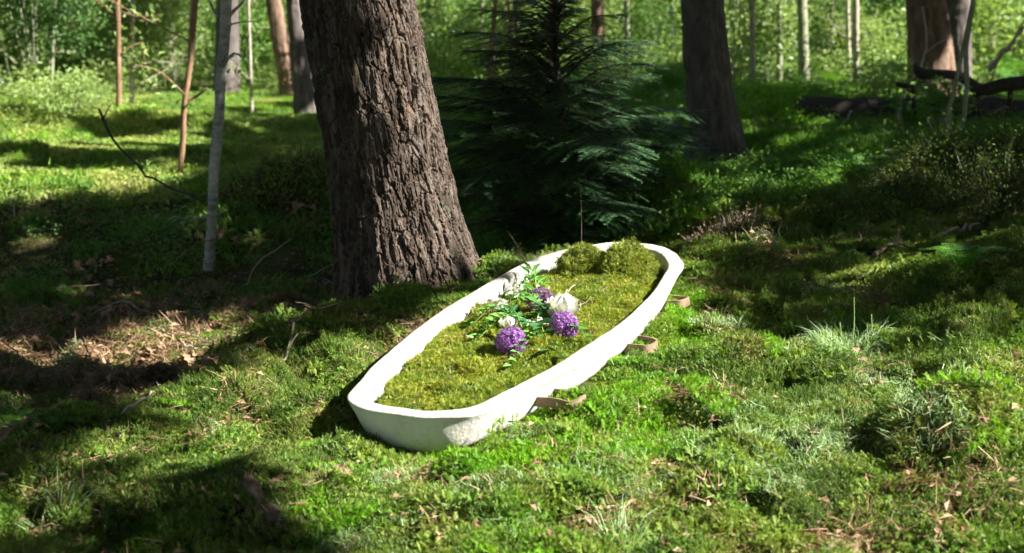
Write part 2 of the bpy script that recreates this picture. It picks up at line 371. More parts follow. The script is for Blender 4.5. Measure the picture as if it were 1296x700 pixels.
# ------------------------------------------------------------------ trunks
def trunk_mesh(cent, rad, n, m, amp, pf=(14., 4.), seed=0, flare=0., roots=5):
    cent = np.asarray(cent); Pn = spline(cent, m); rr = np.interp(np.linspace(0, 1, m), np.linspace(0, 1, len(rad)), rad)
    th = np.linspace(0, 2 * math.pi, n, endpoint=False) + math.pi / 2
    TH, _ = np.meshgrid(th, np.arange(m)); Z = np.repeat(np.concatenate([[0], np.cumsum(np.linalg.norm(np.diff(Pn, axis=0), axis=1))])[:, None], n, 1)
    Rr = np.repeat(rr[:, None], n, 1); U = (TH - math.pi / 2) * rr.mean()
    if flare:
        f = np.exp(-Z / .22); Rr = Rr * (1 + flare * f * (.55 + .75 * np.cos(TH * roots + seed) ** 2 * np.where(np.sin(TH * 1.7 + seed) > -.5, 1, .4)))
    u = U + .06 * (fbm(U * 11, Z * 5, seed + 1, 4) - .5); v = Z + .22 * (fbm(U * 12, Z * 6, seed + 2, 3) - .5)
    f1, f2, cid = worley(u * pf[0], v * pf[1], seed + 3)
    h = sst(.01, .13, f2 - f1) * (.45 + 1. * cid)
    g1, g2, gid = worley(u * pf[0] * 2.3, v * pf[1] * 2.2, seed + 7)
    h = h + .35 * sst(0, .3, g2 - g1) * gid + .9 * (fbm(u * 34, v * 9, seed + 9, 4) - .5) + .8 * (np.abs(fbm(U * 26, Z * 3.2, seed + 12, 3) - .5) * 4 - .5).clip(-.5, .5)
    Rr = Rr + amp * (h - .7)
    V = Pn[:, None] + np.stack([np.cos(TH) * Rr, np.sin(TH) * Rr, np.zeros_like(Rr)], -1)
    i = np.arange(m - 1)[:, None] * n; j = np.arange(n)[None]; k = (j + 1) % n
    mb = MB(); mb.add(V, np.stack([i + j, i + k, i + n + k, i + n + j], -1))
    return mb
TREES = []           # things that own a crown overhead
def tree(name, px_line, Y, mat, label, seg=(48, 120), amp=.008, pf=(14., 4.), flare=.5, top=6.5, group=None, sink=.12, seed=None, keep=True, br=0):
    """px_line: (left x, right x, y) rows of the trunk from top to bottom in the photo, standing at distance Y"""
    rows = sorted(px_line, key=lambda r: -r[2])
    pts, rad = [], []
    for l, r, y in rows:
        p = at((l + r) / 2, y, Y); dep = to_px(p)[2]
        pts.append(p); rad.append((r - l) / 2 * dep / F)
    base = pts[0].copy(); gz = float(ground(base[0], base[1])) - sink
    dirb = (pts[0] - pts[1]) / max(pts[1][2] - pts[0][2], .01)
    pb = pts[0] + dirb * (pts[0][2] - gz) if pts[0][2] > gz else pts[0]
    if pts[0][2] > gz + .05: pts = [pb] + pts; rad = [rad[0] * 1.04] + rad
    d = nrmz(pts[-1] - pts[-2]); step = (top - pts[-1][2])
    last = pts[-1]; rl = rad[-1]
    for k in (.12, .3, .6, 1.):
        dd = nrmz(d * (1 - k * .6) + np.array([0, 0, 1]) * k * .6); pts.append(last + dd * step * k); rad.append(rl * (1 - .55 * k))
    pts = np.array(pts); rad = np.array(rad)
    # resample by height so rows are even
    zs = pts[:, 2]; o = np.argsort(zs); zs = zs[o]; pts = pts[o]; rad = rad[o]
    zz = np.concatenate([np.linspace(zs[0], 2.0, 24)[:-1], np.linspace(2.0, zs[-1], 8)])
    pts = np.stack([np.interp(zz, zs, pts[:, k]) for k in range(3)], 1); rad = np.interp(zz, zs, rad)
    loc = Vector((pts[0][0], pts[0][1], gz))
    t = thing(name, loc, label, 'tree', group)
    n, m = seg
    # fine rows where the camera sees, coarse above
    low = zz <= 2.0 + 1e-6
    mbt = trunk_mesh(pts[low] - np.array(loc), rad[low], n, m, amp, pf, seed if seed is not None else len(TREES) * 11, flare)
    k = ~low | (zz > 1.93)
    tube(mbt, (pts[k] - np.array(loc)), rad[k] * .99, 12)
    mbt.build('trunk', mat, t, name != 'leaning_tree')
    gb = np.random.default_rng(int(abs(loc[0]) * 97 + loc[1] * 13)); ml = MB()
    for q in range(br):
        h = gb.uniform(.45, 1.75) + loc[2]; o_ = np.array([np.interp(h, zz, pts[:, c_]) for c_ in range(3)]) - np.array(loc); rb = float(np.interp(h, zz, rad))
        a_ = gb.uniform(0, 6.28); l_ = gb.uniform(.25, .75); e_ = o_ + np.array([math.cos(a_) * l_, math.sin(a_) * l_, l_ * gb.uniform(-.1, .8)])
        mq = MB(); S_ = spline([o_, (o_ + e_) / 2 + [0, 0, gb.uniform(-.04, .08)], e_], 7); tube(mq, S_, np.linspace(min(rb * .35, .012), .003, 7), 5)
        for f_ in (3, 5):
            tube(mq, np.stack([S_[f_], S_[f_] + gb.normal(0, .08, 3) + (e_ - o_) * .15]), [.004, .002], 4)
        mq.build('branch', mat, t, True)
        nl = gb.integers(8, 40); f_ = gb.uniform(.35, 1.05, nl)[:, None]; leaves(ml, o_ + (e_ - o_) * f_ + gb.normal(0, .06, (nl, 3)), rand_dirs(nl, gb), rand_dirs(nl, gb) * .6 + [0, 0, 1], gb.uniform(.04, .075, nl), gb.uniform(.025, .04, nl))
    if br: tag(ml.build('foliage', M['leaf_bright'], t), kind='stuff')
    if keep: TREES.append((t, pts))
    return t

t_main = tree('leaning_tree', [(380, 525, 0), (394, 538, 75), (408, 553, 150), (418, 566, 210), (425, 582, 270), (428, 600, 325), (428, 616, 375), (424, 626, 400)], 6.25, M['bark_main'],
              'thick leaning tree with furrowed brown bark right behind the white coffin', (380, 640), .0125, (34., 8.5), .46, 8, seed=5)
t_mid = tree('forest_tree', [(863, 915, 0), (866, 920, 60), (870, 926, 110), (874, 935, 160), (872, 942, 195)], 11, M['bark_grey'],
             'straight grey-brown tree behind the dark young fir', (90, 200), .012, (14, 4), .5, 7.5)
tree('forest_tree', [(1148, 1197, 0), (1150, 1202, 45), (1150, 1208, 95)], 16.5, M['bark_red'], 'stout reddish brown tree behind the fallen log', (64, 90), .015, (9, 3), .4)
tree('forest_tree', [(1194, 1228, 0), (1193, 1229, 90)], 18.5, M['bark_grey'], 'shaded grey tree directly behind the stout reddish tree', (40, 60), .012, (9, 3), .3)
tree('forest_tree', [(362, 380, 0), (367, 389, 60), (371, 397, 115)], 17, M['bark_grey'], 'slim grey tree on the sunny meadow left of the leaning tree', (48, 80), .01, (12, 4), .5)
tree('forest_tree', [(337, 356, 0), (345, 366, 55), (352, 370, 95)], 20, M['bark_red'], 'reddish leaning tree just left of the slim grey meadow tree', (40, 60), .01, (10, 4), .3)
tree('forest_tree', [(204, 217, 0), (207, 222, 60), (208, 224, 100)], 24, M['bark_pale'], 'pale tree far behind the birch saplings', (32, 40), .008, (10, 4), .3)
tree('thin_tree', [(146, 152, 0), (147, 153, 70), (147, 154, 122)], 16, M['bark_brown'], 'thin straight tree at the left edge of the meadow, sunlit on its right', (24, 40), .004, (16, 4), .4, br=5)
tree('thin_tree', [(165, 171, 0), (165, 170, 70), (164, 170, 120)], 17.5, M['bark_pale'], 'thin pale yellowish tree beside the thin straight tree at left', (20, 40), .004, (16, 4), .3, br=5)
birch = tree('birch_sapling', [(279, 293, 0), (278, 291, 50), (272, 285, 105), (272, 284, 140), (265, 278, 205), (262, 273, 280), (259, 271, 322)], 8.6, M['bark_birch'],
             'slender silvery grey birch sapling standing in the shady hollow', (32, 140), .003, (10, 12), .3, 6, br=2)
brown = tree('sapling', [(243, 251, 0), (238, 245, 75), (230, 237, 130), (228, 235, 180), (223, 229, 235)], 10.6, M['bark_brown'],
             'thin orange-brown sapling left of the silvery birch sapling', (24, 100), .003, (14, 6), .3, 5, br=3)
def px_twig(parent, mat, pts_px, Y, r0, r1, name='branch', n=10):
    P = spline([at(a, c, Y if not isinstance(Y, (list, tuple)) else Y[k]) for k, (a, c) in enumerate(pts_px)], n)
    mb = MB(); tube(mb, P - np.array(parent.location), np.linspace(r0, r1, n), 6)
    return mb.build(name, mat, parent, True)
px_twig(birch, M['bark_birch'], [(283, 33), (292, 18), (305, 5), (318, -12)], 8.6, .014, .007)
px_twig(birch, M['bark_birch'], [(284, 34), (300, 29), (322, 27)], [8.6, 8.5, 8.4], .007, .003)
px_twig(birch, M['bark_birch'], [(276, 22), (268, 8), (262, -8)], 8.6, .01, .006)
px_twig(brown, M['bark_brown'], [(232, 128), (248, 122), (262, 112)], [10.6, 10.6, 10.5], .016, .006)

thin = [  # left x, right x at top / at bottom, bottom y, distance, bark
    (948, 955, 949, 956, 112, 19, 'bark_pale', 'thin white sunlit tree right of the grey-brown tree'),
    (983, 989, 983, 990, 95, 22, 'bark_olive', 'thin greenish tree between two pale slim trees, side branch low down'),
    (1079, 1087, 1080, 1087, 92, 21, 'bark_pale', 'slim pale tree above the middle of the fallen log'),
    (1100, 1107, 1099, 1106, 70, 26, 'bark_pale', 'slim yellowish tree just right of the slim pale tree'),
    (748, 764, 750, 768, 95, 22, 'bark_red', 'pale brown tree half hidden by the top of the young fir'),
    (790, 796, 790, 797, 85, 23, 'bark_olive', 'thin yellow-green tree right of the young fir top'),
    (607, 612, 607, 613, 55, 25, 'bark_olive', 'thin sunlit tree between leaning tree and young fir'),
    (525, 534, 530, 540, 70, 26, 'bark_pale', 'pale far tree touching the right side of the leaning trunk'),
    (572, 584, 572, 585, 55, 30, 'bark_grey', 'dark far tree above the left side of the young fir'),
    (632, 644, 632, 645, 50, 31, 'bark_grey', 'dark far tree left of the young fir top'),
    (1014, 1020, 1014, 1020, 48, 30, 'bark_pale', 'small pale far tree beside a dark gap'),
    (312, 316, 316, 320, 120, 17, 'bark_pale', 'hair-thin pale sapling between birch and reddish leaning tree'),
    (1024, 1038, 1024, 1038, 45, 32, 'bark_grey', 'dark far tree behind the slim pale trees'),
    (845, 853, 845, 853, 80, 28, 'bark_grey', 'dim far tree left of the grey-brown tree'),
    (1255, 1262, 1250, 1258, 80, 20, 'bark_olive', 'thin tree at the right edge behind the forked dead branch'),
    (184, 188, 183, 187, 90, 26, 'bark_pale', 'hair-thin pale far tree left of the pale tree')]
for a, b2, c2_, d2, yb, Y, mt, lab in thin:
    tree('thin_tree', [(a, b2, 0), (c2_, d2, yb)], Y, M[mt], lab, (16, 24), .004, (12, 4), .3, 6, br=4)
gt = np.random.default_rng(19)
for k in range(44):
    px = gt.uniform(-20, 1310); Y = gt.uniform(19, 36); hw = gt.choice([1.6, 2., 2.6, 3.2, 5.]) * 22 / Y * gt.uniform(.7, 1.3); le = gt.normal(0, 5)
    tree('thin_tree', [(px - hw + le, px + hw + le, 0), (px - hw * 1.1, px + hw * 1.1, 70)], Y, M[['bark_pale', 'bark_pale', 'bark_grey', 'bark_olive', 'bark_brown'][k % 5]],
         'slender tree trunk among many in the blurred background wood', (12, 14), .003, (12, 4), .3, 6, 'slender trunks of the background wood', keep=False, br=4)
# twin curved saplings on the right
for line, Y, lab in (([(1229, 1235, 0), (1219, 1225, 63), (1221, 1227, 104), (1217, 1223, 151), (1203, 1210, 186)], 10.4, 'tall curved olive sapling in front of the fallen log'),
                     ([(1219, 1223, 50), (1210, 1215, 91), (1198, 1204, 141), (1195, 1202, 188)], 10.3, 'shorter olive sapling crossing left of the tall curved one')):
    tree('sapling', line, Y, M['bark_olive'], lab, (20, 80), .002, (10, 6), .3, 4, keep=False)
# trees out of the frame on the sunny side, their crowns shade the clearing
for x, y, r in ((5.5, .2, .2), (7.5, 5.5, .22), (6.2, 9.5, .2), (9, 13, .22), (3.2, -2.5, .2), (10.5, -2, .25), (-5.5, 4, .2), (-7, 10, .2), (12, 8, .22), (0, -5, .2), (8, 18, .2), (-4, 20, .2)):
    z = float(ground(x, y)); t = thing('forest_tree', (x, y, z - .1), 'forest tree outside the picture shading the clearing', 'tree', 'trees around the clearing')
    mbt = MB(); pp = np.array([(0, 0, 0), (.05, .02, 1), (.1, .05, 3), (.1, .1, 8)]); tube(mbt, spline(pp, 20), np.linspace(r, r * .5, 20), 16)
    mbt.build('trunk', M['bark_grey'], t, True); TREES.append((t, pp + np.array([x, y, z])))

# ------------------------------------------------------------------ unseen crowns overhead, leaves placed to shape sun and shade
def shade_canopy(NC, K, lo, hi, sig, g):
    cc = np.stack([g.uniform(lo[0], hi[0], NC), g.uniform(lo[1], hi[1], NC), g.uniform(lo[2], hi[2], NC)], 1)
    P = (cc[:, None] + g.normal(size=(NC, K, 3)) * sig).reshape(-1, 3)
    gz = np.zeros(len(P))
    for _ in range(2):
        t = (P[:, 2] - gz) / SUN[2]; hit = P - t[:, None] * SUN; gz = ground(hit[:, 0], hit[:, 1], False)
    hit[:, 2] = gz
    k = ~lit(hit); P, hit = P[k], hit[k]  # keep only leaves whose shadow lands outside the sunlit areas
    near = (hit[:, 1] > 2.6) & (hit[:, 1] < 11) & (np.abs(hit[:, 0]) < hit[:, 1] * .45 + .6)
    return P, near
Pa, na = shade_canopy(5200, 60, (-4, -4, 4.2), (20, 13, 8.5), [.38, .38, .2], rng)
Pb, nb = shade_canopy(5200, 20, (-20, -16, 4.6), (26, 40, 11), [.6, .6, .3], rng)
Pc, ncn = shade_canopy(4200, 16, (-4, -4, 4.2), (20, 34, 9), [.5, .5, .3], rng)
# unseen low boughs beyond the sides of the view, added to block skylight
Pd = np.stack([np.concatenate([rng.uniform(-20, -13, 9000), rng.uniform(14, 24, 9000)]), rng.uniform(-14, 24, 18000), rng.uniform(.5, 7, 18000)], 1)
gz = np.zeros(len(Pd))
for _ in range(2):
    t = (Pd[:, 2] - gz) / SUN[2]; hit = Pd - t[:, None] * SUN; gz = ground(hit[:, 0], hit[:, 1], False)
hit[:, 2] = gz; Pd = Pd[~lit(hit)]
Pb = Pb[~nb]; Pc = Pc[~ncn]; Pa = Pa[na]
P = np.concatenate([Pa, Pb, Pc, Pd]); LS = np.concatenate([rng.uniform(.11, .2, len(Pa)), rng.uniform(.35, .55, len(Pb)), rng.uniform(.28, .42, len(Pc)), rng.uniform(.35, .6, len(Pd))])
own = np.array([[p[-1][0], p[-1][1]] for _, p in TREES])
idx = np.argmin(((P[:, None, :2] - own[None]) ** 2).sum(-1), 1)
for k, (t, _) in enumerate(TREES):
    Q = P[idx == k]; ls = LS[idx == k]
    if len(Q) < 5: continue
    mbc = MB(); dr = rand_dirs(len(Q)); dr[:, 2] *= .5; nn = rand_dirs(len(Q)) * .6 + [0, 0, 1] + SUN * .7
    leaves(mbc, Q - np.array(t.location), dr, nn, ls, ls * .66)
    mbc.build('crown', M['leaf_dark'], t)  # leaf cover out of view, cut to the wanted light gaps

# ------------------------------------------------------------------ coffin
L0 = 2.1; SH = (.2231, .3582, .3734, .2482); RN, RF = .14, .3233
tt = 1 - np.cos(np.linspace(0, math.pi, 90)); tt = tt / 2
poly = np.polyfit([0, .33, .66, 1], SH, 3)
def outline(off, z, wob=0., inner=False):
    L = L0 - 2 * off; x = tt * L; base = np.polyval(poly, tt) - off
    rn, rf = max(RN - off * .6, .05), max(RF - off * .6, .08)
    en = np.where(x < rn, (1 - np.clip(1 - x / rn, 0, 1) ** 2.6) ** (1 / 2.6), 1)
    ef = np.where(L - x < rf, np.sqrt(np.maximum(1 - np.clip(1 - (L - x) / rf, 0, 1) ** 2, 0)), 1)
    wd = base * en * ef
    X = np.concatenate([x, x[-2:0:-1]]) - L / 2 - (.5 * off if z < -.015 and not inner else 0); Yv = np.concatenate([wd, -wd[-2:0:-1]])
    a = np.arctan2(Yv / .36, X / 1.05)
    dz = wob * (fbm(3 + np.cos(a) * 2.2, 5 + np.sin(a) * 2.2, 91, 4) - .5)
    return np.stack([X, Yv, np.full_like(X, z) + dz], 1)
ax = np.array([math.sin(YAW) * math.cos(TILT), math.cos(YAW) * math.cos(TILT), math.sin(TILT)])
sdv = np.array([-math.cos(YAW), math.sin(YAW), 0]); upv = np.cross(ax, sdv)
CM = Matrix(((ax[0], sdv[0], upv[0], CO[0]), (ax[1], sdv[1], upv[1], CO[1]), (ax[2], sdv[2], upv[2], RIM_Z), (0, 0, 0, 1)))
def c2w(p): return np.asarray(p) @ np.stack([ax, sdv, upv]) + np.array([CO[0], CO[1], RIM_Z])
def on_coffin(px, py, dz):
    """sight line against the plane dz above the rim plane, coffin coordinates"""
    d = ray(px, py); o = np.array([0, 0, CAM_Z]) - np.array([CO[0], CO[1], RIM_Z])
    t = (dz - o @ upv) / (d @ upv); p = o + d * t
    return np.array([p @ ax, p @ sdv, dz])
coffin = thing('coffin', (0, 0, 0), 'open white tub-shaped coffin filled with moss, resting on the mossy ground', 'coffin')
base_local = Vector((0, 0, -HULL)); coffin.matrix_world = CM @ Matrix.Translation(base_local)
lift = np.array([0, 0, HULL])
prof = [(.17, -.145, 0), (.12, -.145, .002), (.088, -.141, .003), (.066, -.13, .003), (.05, -.11, .003), (.036, -.08, .003), (.022, -.045, .003), (.011, -.018, .004),
        (.003, -.007, .005), (.0, -.0005, .006), (.002, .004, .006), (.008, .007, .006), (.024, .008, .006), (.046, .006, .006), (.055, .002, .006), (.059, -.008, .005), (.062, -.03, .003), (.069, -.075, .002), (.08, -.115, 0)]
rings = [outline(o, z, wv * 2.4, k_ > 12) for k_, (o, z, wv) in enumerate(prof)]
n = len(rings[0]); mbc = MB(); V = np.concatenate(rings)
V = V + (np.stack([fbm(V[:, 0] * 5 + V[:, 2] * 9, V[:, 1] * 5, 13, 3), fbm(V[:, 0] * 5, V[:, 1] * 5 - V[:, 2] * 9, 14, 3), fbm(V[:, 0] * 5, V[:, 1] * 5 + V[:, 2] * 7, 15, 3)], 1) - .5) * [.022, .022, .006]
i = np.arange(len(prof) - 1)[:, None] * n; j = np.arange(n)[None]; k = (j + 1) % n
Q = np.stack([i + j, i + k, i + n + k, i + n + j], -1).reshape(-1, 4)
V = np.concatenate([V, [[0, 0, -.145], [0, 0, -.115]]]); a = len(V) - 2; T = []
for q in range(n):
    T.append((a, (q + 1) % n, q)); e = (len(prof) - 1) * n; T.append((a + 1, e + q, e + (q + 1) % n))
mbc.add(V + lift, Q, T)
m, nt, b, _ = nodes('white_felted_shell')
tc = nt.nodes.new('ShaderNodeTexCoord').outputs['Object']
c = ramp(nt, noise(nt, 5, 8, tc, .7), [(.35, (.66, .63, .55)), (.55, (.76, .74, .69)), (.72, (.58, .50, .39))])
c = mix(nt, ramp(nt, noise(nt, 26, 8, tc, .75), [(.56, (0, 0, 0)), (.70, (.6, .6, .6))]), c, (.46, .38, .27))
nt.links.new(c, b.inputs['Base Color']); b.inputs['Roughness'].default_value = .85; b.inputs['Specular IOR Level'].default_value = .2
zz_ = nt.nodes.new('ShaderNodeSeparateXYZ'); nt.links.new(tc, zz_.inputs[0])
soil = math_n(nt, 'MULTIPLY', ramp(nt, zz_.outputs[2], [(.0, (1, 1, 1)), (.055, (0, 0, 0))]), ramp(nt, noise(nt, 12, 8, tc, .75), [(.40, (0, 0, 0)), (.62, (.8, .8, .8))]))  # noisy brown-green base tint: bounced light and shade painted into the shell colour
c = mix(nt, soil, c, (.30, .25, .13))
rimd = math_n(nt, 'MULTIPLY', ramp(nt, zz_.outputs[2], [(.140, (0, 0, 0)), (.150, (1, 1, 1))]), ramp(nt, noise(nt, 7, 8, tc, .75), [(.40, (.1, .1, .1)), (.62, (.75, .75, .75))]))
c = mix(nt, rimd, c, (.50, .44, .34)); nt.links.new(c, b.inputs['Base Color'])
bump(nt, math_n(nt, 'ADD', noise(nt, 45, 8, tc, .75), noise(nt, 9, 4, tc, .6)), b, .012, 1.)
sh = mbc.build('shell', m, coffin, True)
sub = sh.modifiers.new('smooth', 'SUBSURF'); sub.levels = sub.render_levels = 1
# strap handles: flat beige bands standing on edge, looping out from under the shell
m, nt, b, _ = nodes('beige_felt_strap')
tc = nt.nodes.new('ShaderNodeTexCoord').outputs['Object']
c = ramp(nt, noise(nt, 40, 6, tc), [(.3, (.16, .105, .06)), (.7, (.28, .19, .12))]); nt.links.new(c, b.inputs['Base Color']); b.inputs['Roughness'].default_value = .9
bump(nt, noise(nt, 200, 4, tc), b, .002); M['strap'] = m
def strap(pts, wd):
    P = spline(pts, 40); T = nrmz(np.gradient(P, axis=0)); up = np.array([0, 0, 1.]); S = nrmz(np.cross(T, up)); up = np.cross(S, T)
    th = .0025; mb = MB(); wv = np.interp(np.linspace(0, 1, 40), [0, .25, 1], [wd * .8, wd, wd])[:, None]
    lean = -.1
    U = nrmz(up + S * lean)
    V = np.stack([P - S * th - U * wv / 2, P + S * th - U * wv / 2, P + S * th + U * wv / 2, P - S * th + U * wv / 2], 1)
    i = np.arange(39)[:, None] * 4; j = np.arange(4)[None]; k = (j + 1) % 4
    mb.add(V, np.stack([i + j, i + k, i + 4 + k, i + 4 + j], -1)); return mb
for near, far, tip in (((672, 532), (694, 515), (737, 522)), ((782, 455), (797, 440), (829, 452)), ((838, 402), (846, 388), (869, 395))):
    g0 = gp(*near); g1 = gp(*far); g2 = gp(*tip)
    d = (g2 - (g0 + g1) / 2); d[2] = 0; d = d / np.linalg.norm(d); pr = np.array([-d[1], d[0], 0])
    ctr = (g0 + g1) / 2; half = .055; out = np.linalg.norm((g2 - ctr)[:2])
    pts = []
    for u, v in ((-.16, -1.), (0, -1), (.55, -1.), (.9, -.75), (1., 0), (.9, .75), (.55, 1.), (0, 1), (-.16, 1)):
        p = ctr + d * out * u + pr * half * v * (1.1 if u < .3 else 1); p[2] = float(ground(p[0], p[1], False)); pts.append(p)
    zm = np.mean([p[2] for p in pts[2:7]])
    for q, p in enumerate(pts): p[2] = .7 * zm + .3 * p[2] + .036
    inv = np.array(coffin.matrix_world.inverted())
    loc = [(inv @ np.append(p, 1))[:3] for p in pts]
    strap(loc, .034).build('handle', M['strap'], coffin)

# ------------------------------------------------------------------ moss and grass protos (never linked to the scene, only scattered)
PROTO = bpy.data.collections.new('ground_cover_pieces')
def reg(name, mb, mat): PROTO.objects.link(bpy.data.objects.new(name, mb.mesh(name, mat)))
def disc(n, r, g): a = g.uniform(0, 2 * math.pi, n); q = r * np.sqrt(g.uniform(0, 1, n)); return np.stack([q * np.cos(a), q * np.sin(a), np.zeros(n)], 1)
def feather(n, r, h, wd, g, tilt=.8):
    mb = MB(); P = disc(n, r, g); dome = (1 - (np.linalg.norm(P[:, :2], axis=1) / r) ** 2); P[:, 2] = dome * h * .35 - .008
    D = nrmz(np.stack([g.normal(0, tilt, n), g.normal(0, tilt, n), np.ones(n)], 1)); L = g.uniform(.6, 1.2, n) * h
    S = rand_dirs(n, g); blades(mb, P, D, S, L, wd, .5)
    for f in (.3, .45, .6, .75):
        for sg in (-1, 1):
            side = nrmz(np.cross(D, S)) * sg; dd = nrmz(side + D * .7 + np.array([0, 0, .15])); tris(mb, P + D * L[:, None] * f, dd, nrmz(np.cross(dd, S)), L * (.45 - .3 * f), wd * .8)
    return mb
def haircap(n, r, h, g):
    mb = MB(); P = disc(n, r, g); D = nrmz(np.stack([g.normal(0, .22, n), g.normal(0, .22, n), np.ones(n)], 1)); L = g.uniform(.6, 1.2, n) * h
    P[:, 2] -= .006
    blades(mb, P, D, rand_dirs(n, g), L, .002, .1)
    for q in range(9):
        f = .35 + .65 * q / 8; a = g.uniform(0, 6.28, n); o = np.stack([np.cos(a), np.sin(a), np.zeros(n)], 1)
        dd = nrmz(o + D * (.6 + .6 * f)); tris(mb, P + D * (L * f)[:, None], dd, nrmz(np.cross(dd, D)), h * .3, .0028)
    return mb
def grass(n, r, h, wd, g, tilt=.6, bend=.8):
    mb = MB(); P = disc(n, r, g); P[:, 2] -= .01; a = g.uniform(0, 6.28, n)
    D = nrmz(np.stack([g.normal(0, tilt, n), g.normal(0, tilt, n), np.ones(n)], 1)); S = rand_dirs(n, g)
    blades(mb, P, D, S, g.uniform(.5, 1.2, n) * h, wd, g.uniform(.1, bend * 2, n)); return mb
def litter(n, r, g):
    mb = MB(); P = disc(n, r, g); P[:, 2] = g.uniform(.0, .015, n); D = rand_dirs(n, g) * [1, 1, .25]; N = rand_dirs(n, g) * .5 + [0, 0, 1]
    k = n // 9
    leaves(mb, P[:k], D[:k], N[:k], g.uniform(.015, .035, k), g.uniform(.008, .018, k), .3)
    blades(mb, P[k:], D[k:], N[k:], g.uniform(.02, .06, n - k), .0022, .1); return mb
g = np.random.default_rng(3); protos = []
KINDS = {}
def kind(nm, f, mat, k=3):
    KINDS[nm] = []
    for _ in range(k):
        KINDS[nm].append(len(protos)); nm2 = 'piece_%03d' % len(protos); protos.append(nm2); reg(nm2, f(), mat)
kind('feather', lambda: feather(220, .085, .023, .0036, g, 1.1), M['feather'])
kind('vivid', lambda: feather(230, .08, .022, .0030, g, .6), M['vivid'])
kind('haircap', lambda: haircap(150, .085, .028, g), M['haircap'])
kind('pale', lambda: grass(150, .08, .038, .0020, g), M['palegrass'])
kind('litter', lambda: litter(70, .09, g), M['litter'])
kind('bed', lambda: feather(150, .085, .036, .0046, g, 1.0), M['bed'])
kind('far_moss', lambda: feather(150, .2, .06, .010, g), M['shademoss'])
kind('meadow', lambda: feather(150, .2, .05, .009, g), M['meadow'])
kind('far_grass', lambda: grass(150, .2, .12, .007, g), M['vivid'])
kind('far_litter', lambda: litter(70, .2, g), M['litter'])
def cover(n, r, h, g, ls):
    mb = MB(); P = disc(n, r, g); P[:, 2] = g.uniform(.1, 1, n) ** .8 * h * (1 - .5 * (np.linalg.norm(P[:, :2], axis=1) / r) ** 2)
    leaves(mb, P, rand_dirs(n, g) * [1, 1, .5], rand_dirs(n, g) * .7 + [0, 0, 1], g.uniform(.6, 1.2, n) * ls, g.uniform(.4, .7, n) * ls); return mb
kind('bilberry', lambda: cover(150, .25, .22, g, .035), M['leaf_mid'])
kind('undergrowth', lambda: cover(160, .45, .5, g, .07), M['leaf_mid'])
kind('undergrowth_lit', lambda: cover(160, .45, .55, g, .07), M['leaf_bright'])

def scatter(name, P, N, idx, scl, lab, cat, seed=1):
    gg = np.random.default_rng(seed); n = len(P)
    rot = np.zeros((n, 3))
    for k in range(n):
        q = Vector(N[k]).to_track_quat('Z', 'Y') @ Quaternion((0, 0, 1), gg.uniform(0, 6.28)); rot[k] = q.to_euler()
    me = bpy.data.meshes.new(name); me.vertices.add(n); me.vertices.foreach_set('co', P.astype(np.float32).ravel())
    for nm, ty, d in (('rot', 'FLOAT_VECTOR', rot), ('scl', 'FLOAT', scl), ('idx', 'INT', idx)):
        a = me.attributes.new(nm, ty, 'POINT'); a.data.foreach_set('vector' if ty == 'FLOAT_VECTOR' else 'value', np.asarray(d).astype(np.int32 if ty == 'INT' else np.float32).ravel())
    o = obj(name, me); tag(o, lab, cat, kind='stuff')
    ng = bpy.data.node_groups.new(name, 'GeometryNodeTree')
    ng.interface.new_socket('Geometry', in_out='INPUT', socket_type='NodeSocketGeometry'); ng.interface.new_socket('Geometry', in_out='OUTPUT', socket_type='NodeSocketGeometry')
    N_ = ng.nodes; L = ng.links
    gi, go = N_.new('NodeGroupInput'), N_.new('NodeGroupOutput'); ci = N_.new('GeometryNodeCollectionInfo'); ci.inputs[0].default_value = PROTO
    ci.inputs['Separate Children'].default_value = True; ci.inputs['Reset Children'].default_value = True
    ip = N_.new('GeometryNodeInstanceOnPoints'); ip.inputs['Pick Instance'].default_value = True
    def attr(nm, ty):
        a = N_.new('GeometryNodeInputNamedAttribute'); a.data_type = ty; a.inputs[0].default_value = nm; return a.outputs[0]
    e2r = N_.new('FunctionNodeEulerToRotation'); L.new(attr('rot', 'FLOAT_VECTOR'), e2r.inputs[0])
    L.new(gi.outputs[0], ip.inputs['Points']); L.new(ci.outputs[0], ip.inputs['Instance']); L.new(attr('idx', 'INT'), ip.inputs['Instance Index'])
    L.new(e2r.outputs[0], ip.inputs['Rotation']); L.new(attr('scl', 'FLOAT'), ip.inputs['Scale']); L.new(ip.outputs[0], go.inputs[0])
    md = o.modifiers.new('scatter', 'NODES'); md.node_group = ng
    return o
def pick(names, W, gg):
    W = np.stack(W, 1); W = W / W.sum(1, keepdims=True); c = np.cumsum(W, 1); k = (gg.uniform(size=(len(W), 1)) > c).sum(1).clip(0, len(names) - 1)
    v = gg.integers(0, 3, len(W)); tab = np.array([KINDS[q] for q in names]); return tab[k, v], k
def blob(px, py, L): 
    r = np.zeros(px.shape)
    for cx, cy, a, b in L: r = np.maximum(r, np.exp(-(((px - cx) / a) ** 2 + ((py - cy) / b) ** 2)))
    return r
VIV = [(815, 480, 70, 60), (760, 545, 90, 28), (640, 588, 80, 16), (380, 610, 50, 30), (690, 690, 70, 22), (855, 400, 30, 25), (400, 650, 40, 30)]
PAL = [(1000, 535, 190, 22), (1110, 485, 110, 14), (900, 610, 120, 14), (480, 610, 60, 12), (1075, 445, 55, 18), (960, 540, 130, 22), (1170, 520, 60, 25), (880, 565, 100, 18), (430, 690, 60, 20), (600, 620, 60, 12)]
HAIR = [(920, 490, 70, 24), (380, 480, 90, 30), (1180, 460, 60, 14), (260, 520, 90, 20), (250, 620, 160, 50)]
